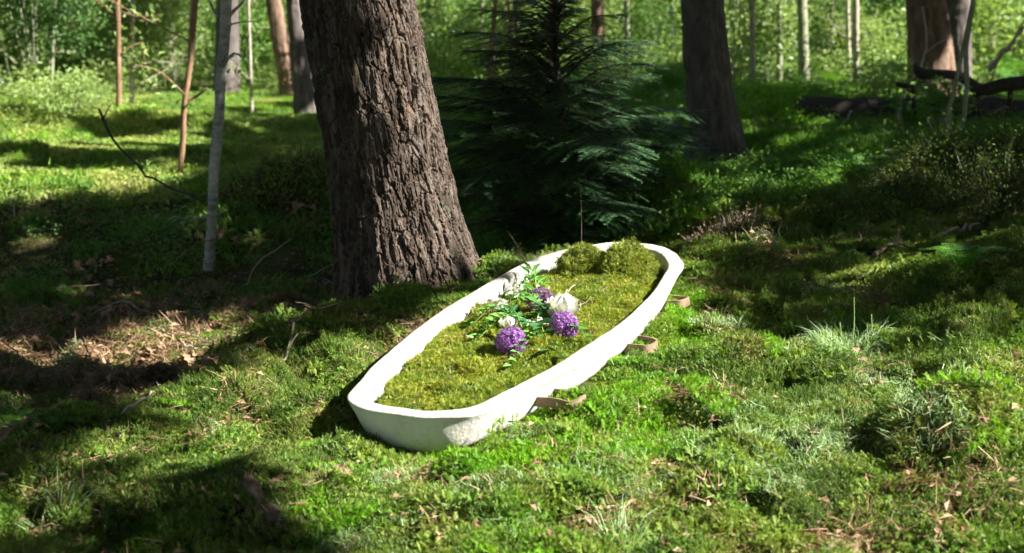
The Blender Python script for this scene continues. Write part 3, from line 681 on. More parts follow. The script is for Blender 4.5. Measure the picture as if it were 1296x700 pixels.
LIT_L = [(720, 665, 46, 12), (1250, 502, 55, 12), (1160, 590, 60, 30), (60, 575, 60, 14), (330, 630, 22, 26), (110, 620, 60, 12), (300, 660, 40, 16), (560, 640, 60, 8), (1010, 690, 60, 14), (870, 505, 40, 10), (860, 610, 40, 10), (1200, 660, 50, 16), (1130, 660, 60, 18)]
HOL_L = [(130, 440, 110, 60), (270, 300, 60, 18), (200, 480, 80, 25), (60, 330, 90, 30), (350, 390, 90, 20), (330, 340, 90, 20)]
HOL_F = [(280, 430, 80, 26), (160, 320, 90, 20), (300, 270, 100, 20)]
gg = np.random.default_rng(11)
n = 14500
Y = np.sqrt(gg.uniform(3.2 ** 2, 8.2 ** 2, n)); X = gg.uniform(-1, 1, n) * (Y * .40 + .45)
P = np.stack([X, Y, ground(X, Y)], 1); Nn = normals(X, Y); px, py, d = to_px(P)
# keep clear of the coffin's footprint
def in_coffin(x, y, off=0.):
    s = (x - CO[0]) * math.sin(YAW) + (y - CO[1]) * math.cos(YAW); q = (x - CO[0]) * math.cos(YAW) - (y - CO[1]) * math.sin(YAW)
    t = (s + L0 / 2 - off) / (L0 - 2 * off); ok = (t > 0) & (t < 1); t = np.clip(t, 0, 1)
    xx = t * L0; wd = np.polyval(poly, t) - off
    wd = wd * np.where(xx < RN, np.clip(xx / RN, 0, 1) ** .4, 1) * np.where(L0 - xx < RF, np.sqrt(np.clip(1 - (1 - (L0 - xx) / RF) ** 2, 0, 1)), 1)
    return ok & (np.abs(q) < wd)
def in_trunk(x, y, r=.3): return (x + .47) ** 2 + (y - 6.25) ** 2 < r * r
hollow = (Y - np.interp(X, ridge[:, 0], ridge[:, 1]) > .15) & (X < .1)
f_n = fbm(X * 3.5, Y * 3.5, 71, 3)
wl = .14 + 4.5 * blob(px, py, LIT_L) + np.where(f_n > .62, .9, 0)
wv = .05 + 3.5 * blob(px, py, VIV); wp = .05 + 4. * blob(px, py, PAL) + np.where(fbm(X * 4, Y * 4, 73, 2) > .66, .8, 0)
wh = .06 + 1.6 * blob(px, py, HAIR) + np.where(fbm(X * 3, Y * 3, 75, 3) > .62, .9, 0); wf = np.full(n, 1.5)
wl = np.where(hollow, 2.2 + 3. * blob(px, py, HOL_L), wl); wf = np.where(hollow, .25 + 2.5 * blob(px, py, HOL_F), wf); wh = np.where(hollow, .2, wh); wv = np.where(hollow, .03, wv); wp = np.where(hollow, .02, wp)
idx, kk = pick(['feather', 'vivid', 'haircap', 'pale', 'litter'], [wf, wv, wh, wp, wl], gg)
hump = np.exp(-(((X - 1.36) / .28) ** 2 + ((Y - 4.02) / .2) ** 2))
hb = hump > .35; P[hb, 2] += gg.uniform(-.02, .03, hb.sum()); Nn[hb] = nrmz(Nn[hb] + gg.normal(0, .35, (hb.sum(), 3)))
keep = ~in_coffin(X, Y, .02) & ~in_trunk(X, Y)
scatter('moss_carpet', P[keep], Nn[keep], idx[keep], (gg.uniform(.7, 1.25, n) * np.where(gg.uniform(size=n) < .06, 1.5, 1) * (1 + .2 * hump))[keep], 'mixed carpet of moss, fine grass and litter covering the clearing', 'moss')
n = 11500
Y = np.sqrt(gg.uniform(7.6 ** 2, 21 ** 2, n)); X = gg.uniform(-1, 1, n) * (Y * .40 + .8)
P = np.stack([X, Y, ground(X, Y)], 1); Nn = normals(X, Y, .1); px, py, d = to_px(P)
f_n = fbm(X * 1.3, Y * 1.3, 81, 3)
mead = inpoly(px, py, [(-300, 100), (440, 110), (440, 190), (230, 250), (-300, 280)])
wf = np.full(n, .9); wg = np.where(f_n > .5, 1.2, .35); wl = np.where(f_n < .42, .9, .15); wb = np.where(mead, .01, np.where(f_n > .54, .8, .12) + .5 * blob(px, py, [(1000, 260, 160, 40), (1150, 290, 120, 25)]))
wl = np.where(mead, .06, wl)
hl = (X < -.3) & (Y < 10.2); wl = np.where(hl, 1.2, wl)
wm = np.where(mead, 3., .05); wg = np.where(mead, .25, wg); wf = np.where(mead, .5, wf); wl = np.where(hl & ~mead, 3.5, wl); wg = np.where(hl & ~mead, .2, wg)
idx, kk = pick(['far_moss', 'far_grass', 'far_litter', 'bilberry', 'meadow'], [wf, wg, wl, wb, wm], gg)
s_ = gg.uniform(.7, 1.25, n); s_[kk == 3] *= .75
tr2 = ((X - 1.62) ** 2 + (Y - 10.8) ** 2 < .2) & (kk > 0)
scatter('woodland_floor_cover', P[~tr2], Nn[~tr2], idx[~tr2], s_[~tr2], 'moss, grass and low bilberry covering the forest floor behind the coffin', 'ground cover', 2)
n = 4200
Y = np.sqrt(gg.uniform(16.5 ** 2, 38 ** 2, n)); X = gg.uniform(-1, 1, n) * (Y * .42 + 1.5)
P = np.stack([X, Y, ground(X, Y)], 1); Nn = np.tile([0, 0, 1.], (n, 1)) + gg.normal(0, .1, (n, 3))
gap = fbm(X * .45, Y * .45, 83, 3); P = P[gap > .44]; Y = Y[gap > .44]; Nn = Nn[gap > .44]; n = len(P)
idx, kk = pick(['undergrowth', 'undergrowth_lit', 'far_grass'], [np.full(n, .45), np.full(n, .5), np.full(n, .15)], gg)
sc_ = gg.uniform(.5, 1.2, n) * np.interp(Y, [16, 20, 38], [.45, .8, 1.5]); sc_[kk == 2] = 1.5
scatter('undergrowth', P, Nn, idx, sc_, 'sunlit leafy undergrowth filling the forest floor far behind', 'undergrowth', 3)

# ------------------------------------------------------------------ moss bed inside the coffin
BED = -.050
def bed_z(x, y): return BED + .026 * (fbm(x * 4 + 9, y * 4 + 3, 101, 3) - .5) * 2 + .034 * (vn(x * 11, y * 11, 107) - .5) + .012 * (1 - (y / .3) ** 2)
n = 6500
X = gg.uniform(-1.0, 1.0, n); Yq = gg.uniform(-.34, .34, n)
t = np.clip((X + L0 / 2 - .07) / (L0 - .14), 0, 1); wd = np.polyval(poly, t) - .085; xx = t * L0
wd = wd * np.where(xx < RN, np.clip(xx / RN, 0, 1) ** .4, 1) * np.where(L0 - xx < RF, np.sqrt(np.clip(1 - (1 - (L0 - xx) / RF) ** 2, 0, 1)), 1)
edge = wd + .012 - np.abs(Yq); edge = np.minimum(edge, np.minimum((t - .0) * 1.9, (1 - t) * 1.9))
k = (Yq < wd - .0) & (Yq > -wd + .012) & (t > .018) & (t < .985)
edge = edge[k]; X, Yq = X[k], Yq[k]; Pl = np.stack([X, Yq, bed_z(X, Yq)], 1); Pw = c2w(Pl); n = len(X)
e = .02; nl = nrmz(np.stack([-(bed_z(X + e, Yq) - bed_z(X - e, Yq)) / (2 * e), -(bed_z(X, Yq + e) - bed_z(X, Yq - e)) / (2 * e), np.ones(n)], 1)); Nw = nl @ np.stack([ax, sdv, upv])
f_n = fbm(X * 5, Yq * 5, 111, 3)
idx, kk = pick(['bed', 'vivid', 'haircap', 'litter'], [np.full(n, 1.), np.where(f_n > .6, .12, .02), np.where(f_n < .4, .3, .05), np.where(f_n > .56, .35, .03)], gg)
scatter('moss_bed', Pw, Nw, idx, np.minimum(gg.uniform(.45, .95, n), np.maximum(edge / .085, .22)), 'yellow-green moss filling the white coffin', 'moss', 5)
# soil under the moss bed
mb = MB(); rg = [outline(.075, 0), outline(.2, 0)]; Vv = np.concatenate(rg + [np.array([[0, 0, 0.]])]); Vv[:, 2] = bed_z(Vv[:, 0], Vv[:, 1]) - .012
nn_ = len(rg[0]); j = np.arange(nn_); k = (j + 1) % nn_
mb.add(c2w(Vv), np.stack([j, k, nn_ + k, nn_ + j], 1), np.stack([nn_ + j, nn_ + k, np.full(nn_, 2 * nn_)], 1))
m, nt, b, _ = nodes('dark_soil'); b.inputs['Base Color'].default_value = (.03, .03, .012, 1); b.inputs['Roughness'].default_value = 1
tag(mb.build('soil_bed', m), 'dark soil layer under the moss inside the coffin', 'soil', kind='stuff')
M['soil'] = m
def cushion(px, py, r, hgt, lab, seed):
    p = on_coffin(px, py, BED); g = np.random.default_rng(seed); wv = c2w(p)
    t = thing('moss_cushion', wv, lab, 'moss cushion', 'moss cushions at the head of the coffin')
    def rad(D): return 1 + .75 * (fbm(D[:, 0] * 2.2 + D[:, 2] * 1.7 + seed, D[:, 1] * 2.2 - D[:, 2], seed, 3) - .5)
    n = 26; th = np.linspace(0, math.pi / 2 + .3, 14); ph = np.arange(n) * 2 * math.pi / n
    TH, PH = np.meshgrid(th, ph, indexing='ij'); D = np.stack([np.sin(TH) * np.cos(PH), np.sin(TH) * np.sin(PH), np.cos(TH)], -1).reshape(-1, 3)
    mb = MB(); i = np.arange(13)[:, None] * n; j = np.arange(n)[None]; k = (j + 1) % n
    mb.add(D * rad(D)[:, None] * [r, r, hgt] * .93, np.stack([i + j, i + k, i + n + k, i + n + j], -1)); mb.build('core', M['soil'], t, True)
    N = 5200; D = rand_dirs(N, g); D[:, 2] = np.abs(D[:, 2]) * 1.05 - .1; D = nrmz(D); P = D * rad(D)[:, None] * [r, r, hgt] * .92
    mb = MB(); dd = nrmz(D + g.normal(0, .8, (N, 3)) + [0, 0, .2]); L = g.uniform(.014, .042, N); S = rand_dirs(N, g)
    blades(mb, P, dd, S, L, .0034, .35)
    for f in (.4, .7):
        for sg in (-1, 1):
            side = nrmz(np.cross(dd, S)) * sg; q = nrmz(side + dd * .7); tris(mb, P + dd * L[:, None] * f, q, nrmz(np.cross(q, S)), L * .4, .003)
    mb.build('moss_fronds', M['cushion'], t)
cushion(742, 350, .115, .12, 'smaller olive moss cushion, left one at the far end of the coffin', 21)
cushion(791, 352, .125, .13, 'larger rounded olive moss cushion, right one at the far end of the coffin', 25)

# ------------------------------------------------------------------ flowers on the moss bed
def cw(px, py, h=.0): return c2w(on_coffin(px, py, BED + .018 + h))
def petal_mat(name, cols, tr=.3): return leaf_mat(name, cols, None, trans=tr, rough=.6)
M['allium'] = petal_mat('purple_floret', [(0, (.16, .05, .26)), (.5, (.30, .11, .42)), (1, (.55, .30, .66))])
M['allium_dark'] = petal_mat('dark_purple_floret', [(0, (.09, .03, .11)), (.5, (.19, .08, .20)), (1, (.40, .24, .40))])
M['white'] = petal_mat('white_petal', [(0, (.72, .70, .68)), (1, (.84, .83, .82))], .25)
M['faded'] = petal_mat('faded_floret', [(0, (.40, .42, .36)), (.5, (.6, .6, .58)), (1, (.75, .73, .76))])
M['stem'] = leaf_mat('green_stem', [(0, (.12, .26, .05)), (1, (.22, .38, .09))], None, trans=.1)
M['glossy'] = leaf_mat('glossy_dark_leaf', [(0, (.02, .09, .03)), (1, (.05, .17, .05))], None, trans=.2, rough=.35, spec=.5)
M['sprig'] = leaf_mat('fresh_sprig_leaf', [(0, (.07, .22, .03)), (1, (.18, .40, .08))], None, trans=.3)
def globe(name, px, py, r, mat, lab, stem, N=420, cat='flower', seed=1, open_=1.):
    g = np.random.default_rng(seed); wv = cw(px, py, r * .85); wv[2] += 0
    t = thing(name, wv, lab, cat)
    mb = MB(); D = rand_dirs(N, g); rr = r * g.uniform(.6, 1.0, N) ** .5 * open_
    P = D * rr[:, None]
    for q in range(5):
        a = rand_dirs(N, g); side = nrmz(np.cross(D, a)); dd = nrmz(side + D * .55); leaves(mb, P, dd, D, r * .2, r * .05, .1)
    tris(mb, D * r * .12, D, nrmz(np.cross(D, rand_dirs(N, g))), rr, r * .03)
    mb.build('flower_head', mat, t)
    mb = MB(); bmp = D[:60] * r * .5; leaves(mb, bmp, D[:60], rand_dirs(60, g), r * .4, r * .05); mb.build('pedicels', M['stem'], t)
    if stem:
        q = [np.array((0, 0, -r * .3))] + [cw(a, c, .012) - wv for a, c in stem]
        mb = MB(); tube(mb, spline(q, 14), .0035, 6); mb.build('stem', M['stem'], t, True)
    return t
globe('allium', 647, 434, .056, M['allium'], 'round violet allium flower lowest in the bouquet, left of the glossy leaves', [(672, 420), (690, 402)], 820, seed=1)
globe('allium', 713, 413, .054, M['allium'], 'round violet allium flower right under the white ruffled flower', [(735, 395), (755, 380)], 820, seed=2)
globe('allium', 684, 382, .053, M['allium_dark'], 'dark purple loose allium flower at the back of the bouquet', [(672, 396), (660, 410)], 520, seed=3, open_=1.05)
globe('faded_flower', 631, 391, .042, M['faded'], 'pale grey-white faded round flower at the left of the bouquet', [(650, 405), (668, 418)], 260, seed=4)
def ruffled(px, py, r, lab, npet, seed, hgt=.06):
    g = np.random.default_rng(seed); wv = cw(px, py, .02); t = thing('white_flower', wv, lab, 'flower')
    for k in range(npet):
        a = g.uniform(0, 6.28); el = g.uniform(.1, 1.1); D = np.array([math.cos(a) * math.cos(el), math.sin(a) * math.cos(el), math.sin(el)])
        S = nrmz(np.cross(D, [0, 0, 1.])); U = np.cross(S, D); nu, nv = 7, 6; V = []
        for i_ in range(nv):
            f = i_ / (nv - 1); wd = r * .62 * math.sin(math.pi * min(.15 + .75 * f, 1)) ** .7
            for j_ in range(nu):
                s = j_ / (nu - 1) * 2 - 1; ruf = .12 * r * math.sin(s * 6 + k + f * 3) * f
                V.append(D * r * f + S * s * wd + U * (r * .4 * f * f * (1 - .2 * s * s) + r * .28 * s * s * f + ruf))
        i2 = (np.arange(nv - 1)[:, None] * nu + np.arange(nu - 1)[None]).ravel()
        mb = MB(); mb.add(V, np.stack([i2, i2 + 1, i2 + nu + 1, i2 + nu], 1)); mb.build('petal', M['white'], t, True)
    return t
ruffled(713, 402, .078, 'large ruffled white flower above the right violet allium', 14, 5)
ruffled(643, 418, .045, 'small white flower head peeking above the lowest violet allium', 9, 6)
# white lily-like bloom at the back
t = thing('white_flower', cw(724, 378, .0), 'pale white flower with long narrow petals behind the ruffled white flower', 'flower')
g = np.random.default_rng(8)
for k in range(7):
    a = g.uniform(-.6, 3.4); mb = MB(); D = np.array([[math.cos(a), math.sin(a), g.uniform(.05, .4)]])
    for sg in (0,): leaves(mb, [[0, 0, 0]], D, [[0, 0, 1]], g.uniform(.06, .1), .022, .2)
    mb.build('petal', M['white'], t)
def umbel(px, py, lab, seed, spread=.05, n=9, h=.05):
    g = np.random.default_rng(seed); wv = cw(px, py, .0); t = thing('white_umbel', wv, lab, 'flower')
    ms, mf, ml = MB(), MB(), MB()
    for k in range(n):
        e = np.array([g.normal(0, spread), g.normal(0, spread), h * g.uniform(.6, 1.1)])
        tube(ms, spline([(0, 0, 0), e * [.3, .3, .7], e], 5), .0012, 4, False)
        D = rand_dirs(16, g); D[:, 2] = np.abs(D[:, 2]); leaves(mf, e + D * .012, rand_dirs(16, g), D, .009, .008, .1)
    D = rand_dirs(30, g); D[:, 2] = np.abs(D[:, 2]) * .6; leaves(ml, D * [spread, spread, .03], D, rand_dirs(30, g) + [0, 0, 1], .03, .011)
    ms.build('stalks', M['stem'], t); tag(mf.build('florets', M['white'], t), kind='stuff'); ml.build('leaves', M['sprig'], t)
umbel(668, 378, 'lacy white flower cluster at the back left of the bouquet', 31)
umbel(682, 424, 'tiny white blossoms between the two violet alliums', 32, .03, 8, .04)
umbel(655, 382, 'lacy white flower cluster beside the faded round flower', 33, .03, 7)
def leafy(px0, px1, lab, mat, seed, n=14, L=.06, W=.02, name='leaf_sprig', hh=.03):
    g = np.random.default_rng(seed); a = cw(*px0, .02); b_ = cw(*px1, .02); t = thing(name, a, lab, 'leaf sprig')
    mid = (a + b_) / 2 + [0, 0, hh]; S = spline([a - a, mid - a, b_ - a], 12); mb = MB(); tube(mb, S, np.linspace(.0028, .0012, 12), 5); mb.build('stem', M['stem'], t, True)
    D0 = nrmz(b_ - a); sd_ = nrmz(np.cross(D0, [0, 0, 1.]))
    for k in range(n):
        f = (k + 1) / n; p = S[min(int(f * 11), 11)]; sg = 1 if k % 2 else -1
        mb = MB(); leaves(mb, [p], [D0 * .8 + sd_ * sg * (1.05 - .6 * f) + [0, 0, g.uniform(.0, .5)]], [np.array([g.normal(0, .3), g.normal(0, .3), 1])], L * g.uniform(.7, 1.1), W, .22)
        mb.build('leaf', mat, t)
leafy((672, 408), (698, 452), 'sprig of glossy dark green pointed leaves right of the lowest allium', M['glossy'], 41, 13, .085, .034, hh=.05)
leafy((690, 420), (648, 462), 'small-leaved green sprig at the front of the bouquet', M['sprig'], 42, 26, .042, .022, hh=.05)
leafy((668, 404), (604, 430), 'feathery light green sprig pointing left toward the rim', M['sprig'], 43, 30, .05, .02, hh=.05)
leafy((655, 398), (596, 412), 'feathery green sprig beneath the faded round flower', M['sprig'], 44, 28, .048, .018, hh=.05)
leafy((690, 410), (664, 384), 'light green sprig at the heart of the bouquet', M['sprig'], 45, 22, .055, .024, hh=.06)
leafy((716, 420), (742, 432), 'short green sprig right of the right violet allium', M['sprig'], 46, 20, .042, .02, hh=.04)
leafy((680, 376), (671, 352), 'upright light green leaf tuft at the back of the bouquet', M['sprig'], 47, 10, .08, .022, hh=.07)
leafy((664, 425), (640, 398), 'dark leafy sprig between faded flower and lowest allium', M['glossy'], 48, 18, .05, .022, hh=.05)
leafy((700, 400), (676, 412), 'dark leafy sprig between the two upper alliums', M['glossy'], 49, 16, .05, .022, hh=.06)
leafy((650, 375), (690, 362), 'yellow-green leafy sprig along the back of the bouquet', M['sprig'], 50, 22, .045, .02, hh=.05)
# twigs lying in the bouquet
def twig(name, P, r, mat, lab, cat='twig', side=(), group=None):
    P = np.array(P); t = thing(name, P[0], lab, cat, group); mb = MB(); S = spline(P - P[0], 16)
    S = S + np.stack([np.zeros(16)] + [.25 * r * 0 + (vn(np.arange(16) * .9, np.full(16, q + len(lab)), 5) - .5) * r * 3 for q in (1, 2)], 1)
    tube(mb, S, np.linspace(r, r * .45, 16), 6); mb.build('stem', mat, t, True)
    for f, v, l in side:
        p = S[int(f * 15)]; v = np.array(v, float); v = v / np.linalg.norm(v) * l; mb = MB()
        tube(mb, spline([p, p + v * .5 + [0, 0, l * .08], p + v], 6), np.linspace(r * .6, r * .3, 6), 5); mb.build('side_twig', mat, t, True)
    return t
def up_px(base, pts, Y=None):
    """stand a twig up from a base point at that point's distance"""
    return [base] + [at(a, c, base[1]) for a, c in pts]
b0 = cw(671, 358, 0); twig('twig', up_px(b0, [(667, 338), (659, 318), (641, 290)]), .0042, M['twig'], 'bare brown twig sticking up past the far rim of the coffin', side=[(.6, (-.7, 0, .5), .05), (.3, (.6, 0, .5), .03), (.75, (.4, 0, 1), .03)])
b0 = cw(615, 385, 0); twig('twig', up_px(b0, [(611, 374), (607, 362)]), .003, M['twig'], 'short forked twig against the white left wall of the coffin', side=[(.05, (-1, 0, .1), .06), (.1, (-1, .1, .35), .08)])
twig('twig', [cw(700, 392, .03), cw(735, 385, .045), cw(770, 362, .04)], .003, M['twig'], 'thin brown twig arching right from the bouquet across the moss')
twig('twig', [cw(695, 385, .03), cw(712, 372, .05), cw(728, 362, .055)], .004, M['paletwig'], 'pale green cut stem behind the ruffled white flower')
twig('twig', [cw(640, 425, .02), cw(668, 412, .03), cw(690, 400, .03)], .004, M['stem'], 'bright green flower stalk crossing the bouquet', 'stalk')
b0 = cw(735, 335, .05); twig('twig', up_px(b0, [(736, 290), (735, 235)]), .0013, M['twig'], 'hair-thin vertical twig standing in the left moss cushion')
def cone(p, L, r, lab, rot):
    t = thing('pine_cone', p, lab, 'pine cone'); mb = MB(); n = 60
    k = np.arange(n); f = (k + .5) / n; a = k * 2.39996; rr = r * np.sin(math.pi * (.12 + .82 * f)) ** .8
    c = np.stack([np.cos(a), np.sin(a), np.zeros(n)], 1); A = np.array([math.cos(rot), math.sin(rot), .1]); B = nrmz(np.cross(A, [0, 0, 1.])); Cc = np.cross(A, B)
    O = c[:, :1] * B + c[:, 1:2] * Cc; P_ = A * ((f - .5) * L)[:, None] + O * rr[:, None] * .35 + [0, 0, r * .6]
    leaves(mb, P_, O + A * .5, A - O * .2, rr * .8, r * .62, .2); mb.build('scales', M['deadwood'], t)
    mb = MB(); tube(mb, [A * -L / 2 + [0, 0, r * .6], [0, 0, r * .6], A * L / 2 + [0, 0, r * .6]], [r * .3, r * .5, r * .2], 8); mb.build('core', M['deadwood'], t, True)
cone(cw(592, 497, 0), .06, .022, 'small dark pine cone lying in the moss near the coffin foot', .3)
cone(gp(786, 641), .06, .025, 'dark pine cone in the mossy foreground below the coffin', 1.)

# ------------------------------------------------------------------ young fir
fx, fy = at(712, 320, 7.95)[:2]; fz = float(ground(fx, fy)); fir = thing('young_fir', (fx, fy, fz - .05), 'dark green young fir with drooping sprays behind the coffin', 'tree')
g = np.random.default_rng(77); HT = 1.5
mb = MB(); tube(mb, spline([(0, 0, 0), (-.02, .0, .8), (-.05, 0, 1.1), (-.06, 0, HT)], 20), np.linspace(.035, .005, 20), 8); mb.build('trunk', M['deadwood'], fir, True)
mw, mn = MB(), MB()
NB = 185
for k in range(NB):
    h = .04 + (HT - .12) * (k / NB) ** 1.35 + g.uniform(-.02, .02); a = k * 2.39996 + g.normal(0, .5)
    Lb = .70 * min(1., max(HT - h, .05) / .95) ** .85 * g.choice([.35, .6, .8, 1., 1.25]) * g.uniform(.85, 1.1)
    if h < .2: Lb *= .8
    o = np.array([-.02 - .02 * h, 0, h]); out = np.array([math.cos(a), math.sin(a), 0])
    rise = g.uniform(.05, .45) + .35 * h
    S = spline([o, o + out * Lb * .5 + [0, 0, rise * Lb * .5], o + out * Lb + [0, 0, Lb * (rise * .75 - .12)]], 10)
    tube(mw, S, np.linspace(.008, .0015, 10), 4, False)
    ntw = max(int(Lb / .026), 4); fs = np.linspace(.12, 1., ntw)
    per = np.array([-out[1], out[0], 0])
    for q, f in enumerate(fs):
        p = np.array([np.interp(f * 9, np.arange(10), S[:, c]) for c in range(3)])
        for sg in ((-1, 1) if q < ntw - 1 else (0,)):
            lt = Lb * (.40 * (1 - f) + .16) * g.uniform(.6, 1.15) + .02; dv = nrmz(out * .75 + per * sg * .85 + [0, 0, g.normal(-.08, .12)])
            nn_ = max(int(lt / .0105), 5); u = np.linspace(.03, 1, nn_)
            dr = dv[None] * (u * lt)[:, None] + np.array([0, 0, -.12 * lt])[None] * (u ** 2)[:, None]
            pp = p + dr; sdir = nrmz(np.cross(dv, [0, 0, 1.]))
            tube(mw, np.stack([p, pp[nn_ // 2], pp[-1]]), [.0022, .0016, .001], 3, False)
            for s2 in (-1, 1):
                dd = nrmz(sdir * s2 + dv * .55 + g.normal(0, .15, (nn_, 3)) + [0, 0, .08]); tris(mn, pp, dd, np.tile(dv, (nn_, 1)), 0.027 * (1 - .35 * u), .0085)
wo = mw.build('twigs', M['deadwood'], fir); mn.build('crown', M['fir'], fir)

# ------------------------------------------------------------------ ferns
def fern(name, p, lab, nf, L, seed, mat=None, group=None):
    g = np.random.default_rng(seed); t = thing(name, p, lab, 'fern', group)
    for k in range(nf):
        a = k * 6.283 / nf + g.normal(0, .3); out = np.array([math.cos(a), math.sin(a), 0]); l = L * g.uniform(.7, 1.1); up = g.uniform(.6, 1.)
        S = spline([(0, 0, 0), out * l * .3 + [0, 0, l * .6 * up], out * l * .85 + [0, 0, l * .55 * up]], 22); mb = MB(); tube(mb, S, np.linspace(.003, .001, 22), 4, False)
        per = np.array([-out[1], out[0], 0]); T = nrmz(np.gradient(S, axis=0))
        for q in range(3, 22):
            f = q / 21; ll = l * .28 * math.sin(math.pi * min(.12 + f * .9, .98)) ** .8
            for sg in (-1, 1):
                dv = nrmz(per * sg + T[q] * .4 + [0, 0, -.1]); m_ = 6; u = np.linspace(.05, .9, m_)[:, None]
                for s2 in (-1, 1):
                    leaves(mb, S[q] + dv * ll * u, np.tile(T[q] * s2 + dv * .5, (m_, 1)), np.tile(np.cross(dv, T[q]) * sg, (m_, 1)), ll * .22 * (1 - u[:, 0] * .7), ll * .12, .05)
        mb.build('frond', mat or M['fern'], t)
    return t
fern('fern', gp(1088, 248), 'light green fern catching sun left of the heather bank', 8, .38, 51)
fern('fern', gp(1065, 262), 'small fern below the sunlit fern by the heather bank', 6, .22, 52)
fern('fern', gp(12, 552), 'bright green fern at the lower left edge in the hollow', 8, .26, 53)
fern('fern', gp(70, 548), 'small dim fern right of the bright fern in the hollow', 5, .16, 54)
fern('fern', at(850, 118, 17), 'large bright fern left of the grey-brown tree', 9, .7, 55)
fern('fern', gp(1218, 352), 'dark green fern low on the shady ground at right', 9, .3, 56)
fern('fern', gp(1150, 160), 'fern growing in front of the fallen log', 8, .5, 57)
fern('fern', gp(1285, 120), 'large-fronded fern at the right edge behind the log', 8, .8, 58)

# ------------------------------------------------------------------ shrubs
def heather(name, p, rx, hgt, lab, seed, mat, leafm, n=320, group=None, leafn=3, ls=.016):
    g = np.random.default_rng(seed); t = thing(name, p, lab, 'shrub', group); ms, ml = MB(), MB()
    P = disc(n, rx, g); D = nrmz(np.stack([P[:, 0] / rx * .8 + g.normal(0, .3, n), P[:, 1] / rx * .8 + g.normal(0, .3, n), np.ones(n)], 1))
    gz_ = ground(P[:, 0] + p[0], P[:, 1] + p[1], False) - p[2]; P[:, 2] = gz_ - .02
    L = hgt * g.uniform(.5, 1.15, n) * (1 - .5 * (np.linalg.norm(P[:, :2], axis=1) / rx) ** 2)
    blades(ms, P, D, rand_dirs(n, g), L, .006, .15)
    for f in (.4, .6, .8):
        dd = nrmz(D + rand_dirs(n, g) * .8); blades(ms, P + D * (L * f * .55)[:, None], dd, rand_dirs(n, g), L * .4, .0045, .1)
    for q in range(leafn):
        f = g.uniform(.3, 1., n); leaves(ml, P + D * (L * f)[:, None] + g.normal(0, .02, (n, 3)), rand_dirs(n, g), rand_dirs(n, g) + [0, 0, 1], ls, ls * .6)
    ms.build('stems', mat, t); ml.build('foliage', leafm, t)
for k, (px, py, rx, h, lab) in enumerate([
        (1130, 268, .35, .28, 'dark heather shrub lowest on the right bank, beside the sunlit fern'), (1190, 262, .42, .36, 'dark heather shrub mid bank below the curved saplings'),
        (1262, 268, .42, .42, 'dark heather shrub at the right edge of the bank'), (1225, 230, .45, .42, 'tall dark heather shrub topping the bank below the log'), (1285, 228, .45, .45, 'heather shrub highest at the right frame edge'),
        (1075, 285, .25, .2, 'low heather tuft at the left foot of the bank'), (930, 300, .22, .18, 'reddish dead heather tuft right of the coffin head')]):
    p = gp(px, py); heather('heather_shrub', p, rx, h, lab, 60 + k, M['heather'], M['haircap'] if k != 6 else M['litter'], 520, 'heather on the right bank' if k < 6 else None, 8 if k < 6 else 2, .022 if k < 6 else .013)
for k, (px, py, rx, h, lab) in enumerate([(345, 246, .34, .34, 'brown heath hummock between birch sapling and leaning tree'), (395, 236, .30, .42, 'green topped heath hummock touching the leaning trunk')]):
    heather('heath_hummock', gp(px, py), rx, h, lab, 70 + k, M['heather'], M['feather'], 520, None, 5, .022)
def bush(name, p, r, h, lab, seed, mat, n=1500, ls=.05, group=None, cat='bush'):
    g = np.random.default_rng(seed); t = thing(name, p, lab, cat, group); ml, ms = MB(), MB()
    nc = 26; c = np.stack([g.normal(0, r * .45, nc), g.normal(0, r * .45, nc), g.uniform(.15, 1, nc) * h], 1)
    for q in c[:9]: tube(ms, spline([(q[0] * .3, q[1] * .3, -.05), q * [.8, .6, .6], q], 5), np.linspace(.009, .003, 5), 4, False)
    k = g.integers(0, nc, n); P = c[k] + g.normal(0, 1, (n, 3)) * [r * .2, r * .2, h * .1]; P[:, 2] = np.abs(P[:, 2])
    leaves(ml, P, rand_dirs(n, g) * [1, 1, .6], rand_dirs(n, g) * .8 + [0, 0, 1], ls * g.uniform(.6, 1.2, n), ls * .5); ms.build('stems', M['bark_olive'], t); ml.build('foliage', mat, t)
    return t
bush('bilberry_bush', gp(70, 150), .55, .42, 'sunlit light green bush on the bank at upper left', 81, M['leaf_bright'], 2600, .045)
bush('bilberry_bush', gp(120, 128), .35, .3, 'small bright bush right of the sunlit bank bush at upper left', 82, M['leaf_bright'], 1200, .04)
bush('dark_bush', at(45, 75, 16.8), .95, 1.6, 'dark evergreen bush in the upper left corner', 83, M['leaf_dark'], 9000, .06)
bush('green_bush', at(977, 160, 13.2), .3, .38, 'rounded fresh green bush beside the grey-brown tree', 84, M['vivid'], 1800, .04)
bush('leafy_bush', at(1120, 130, 15.2), .4, .42, 'light leafy bush just behind the fallen log', 85, M['leaf_bright'], 1300, .05)
bush('leafy_bush', at(1190, 150, 12.6), .3, .3, 'leafy green plant in front of the log by the saplings', 86, M['leaf_mid'], 700, .06)
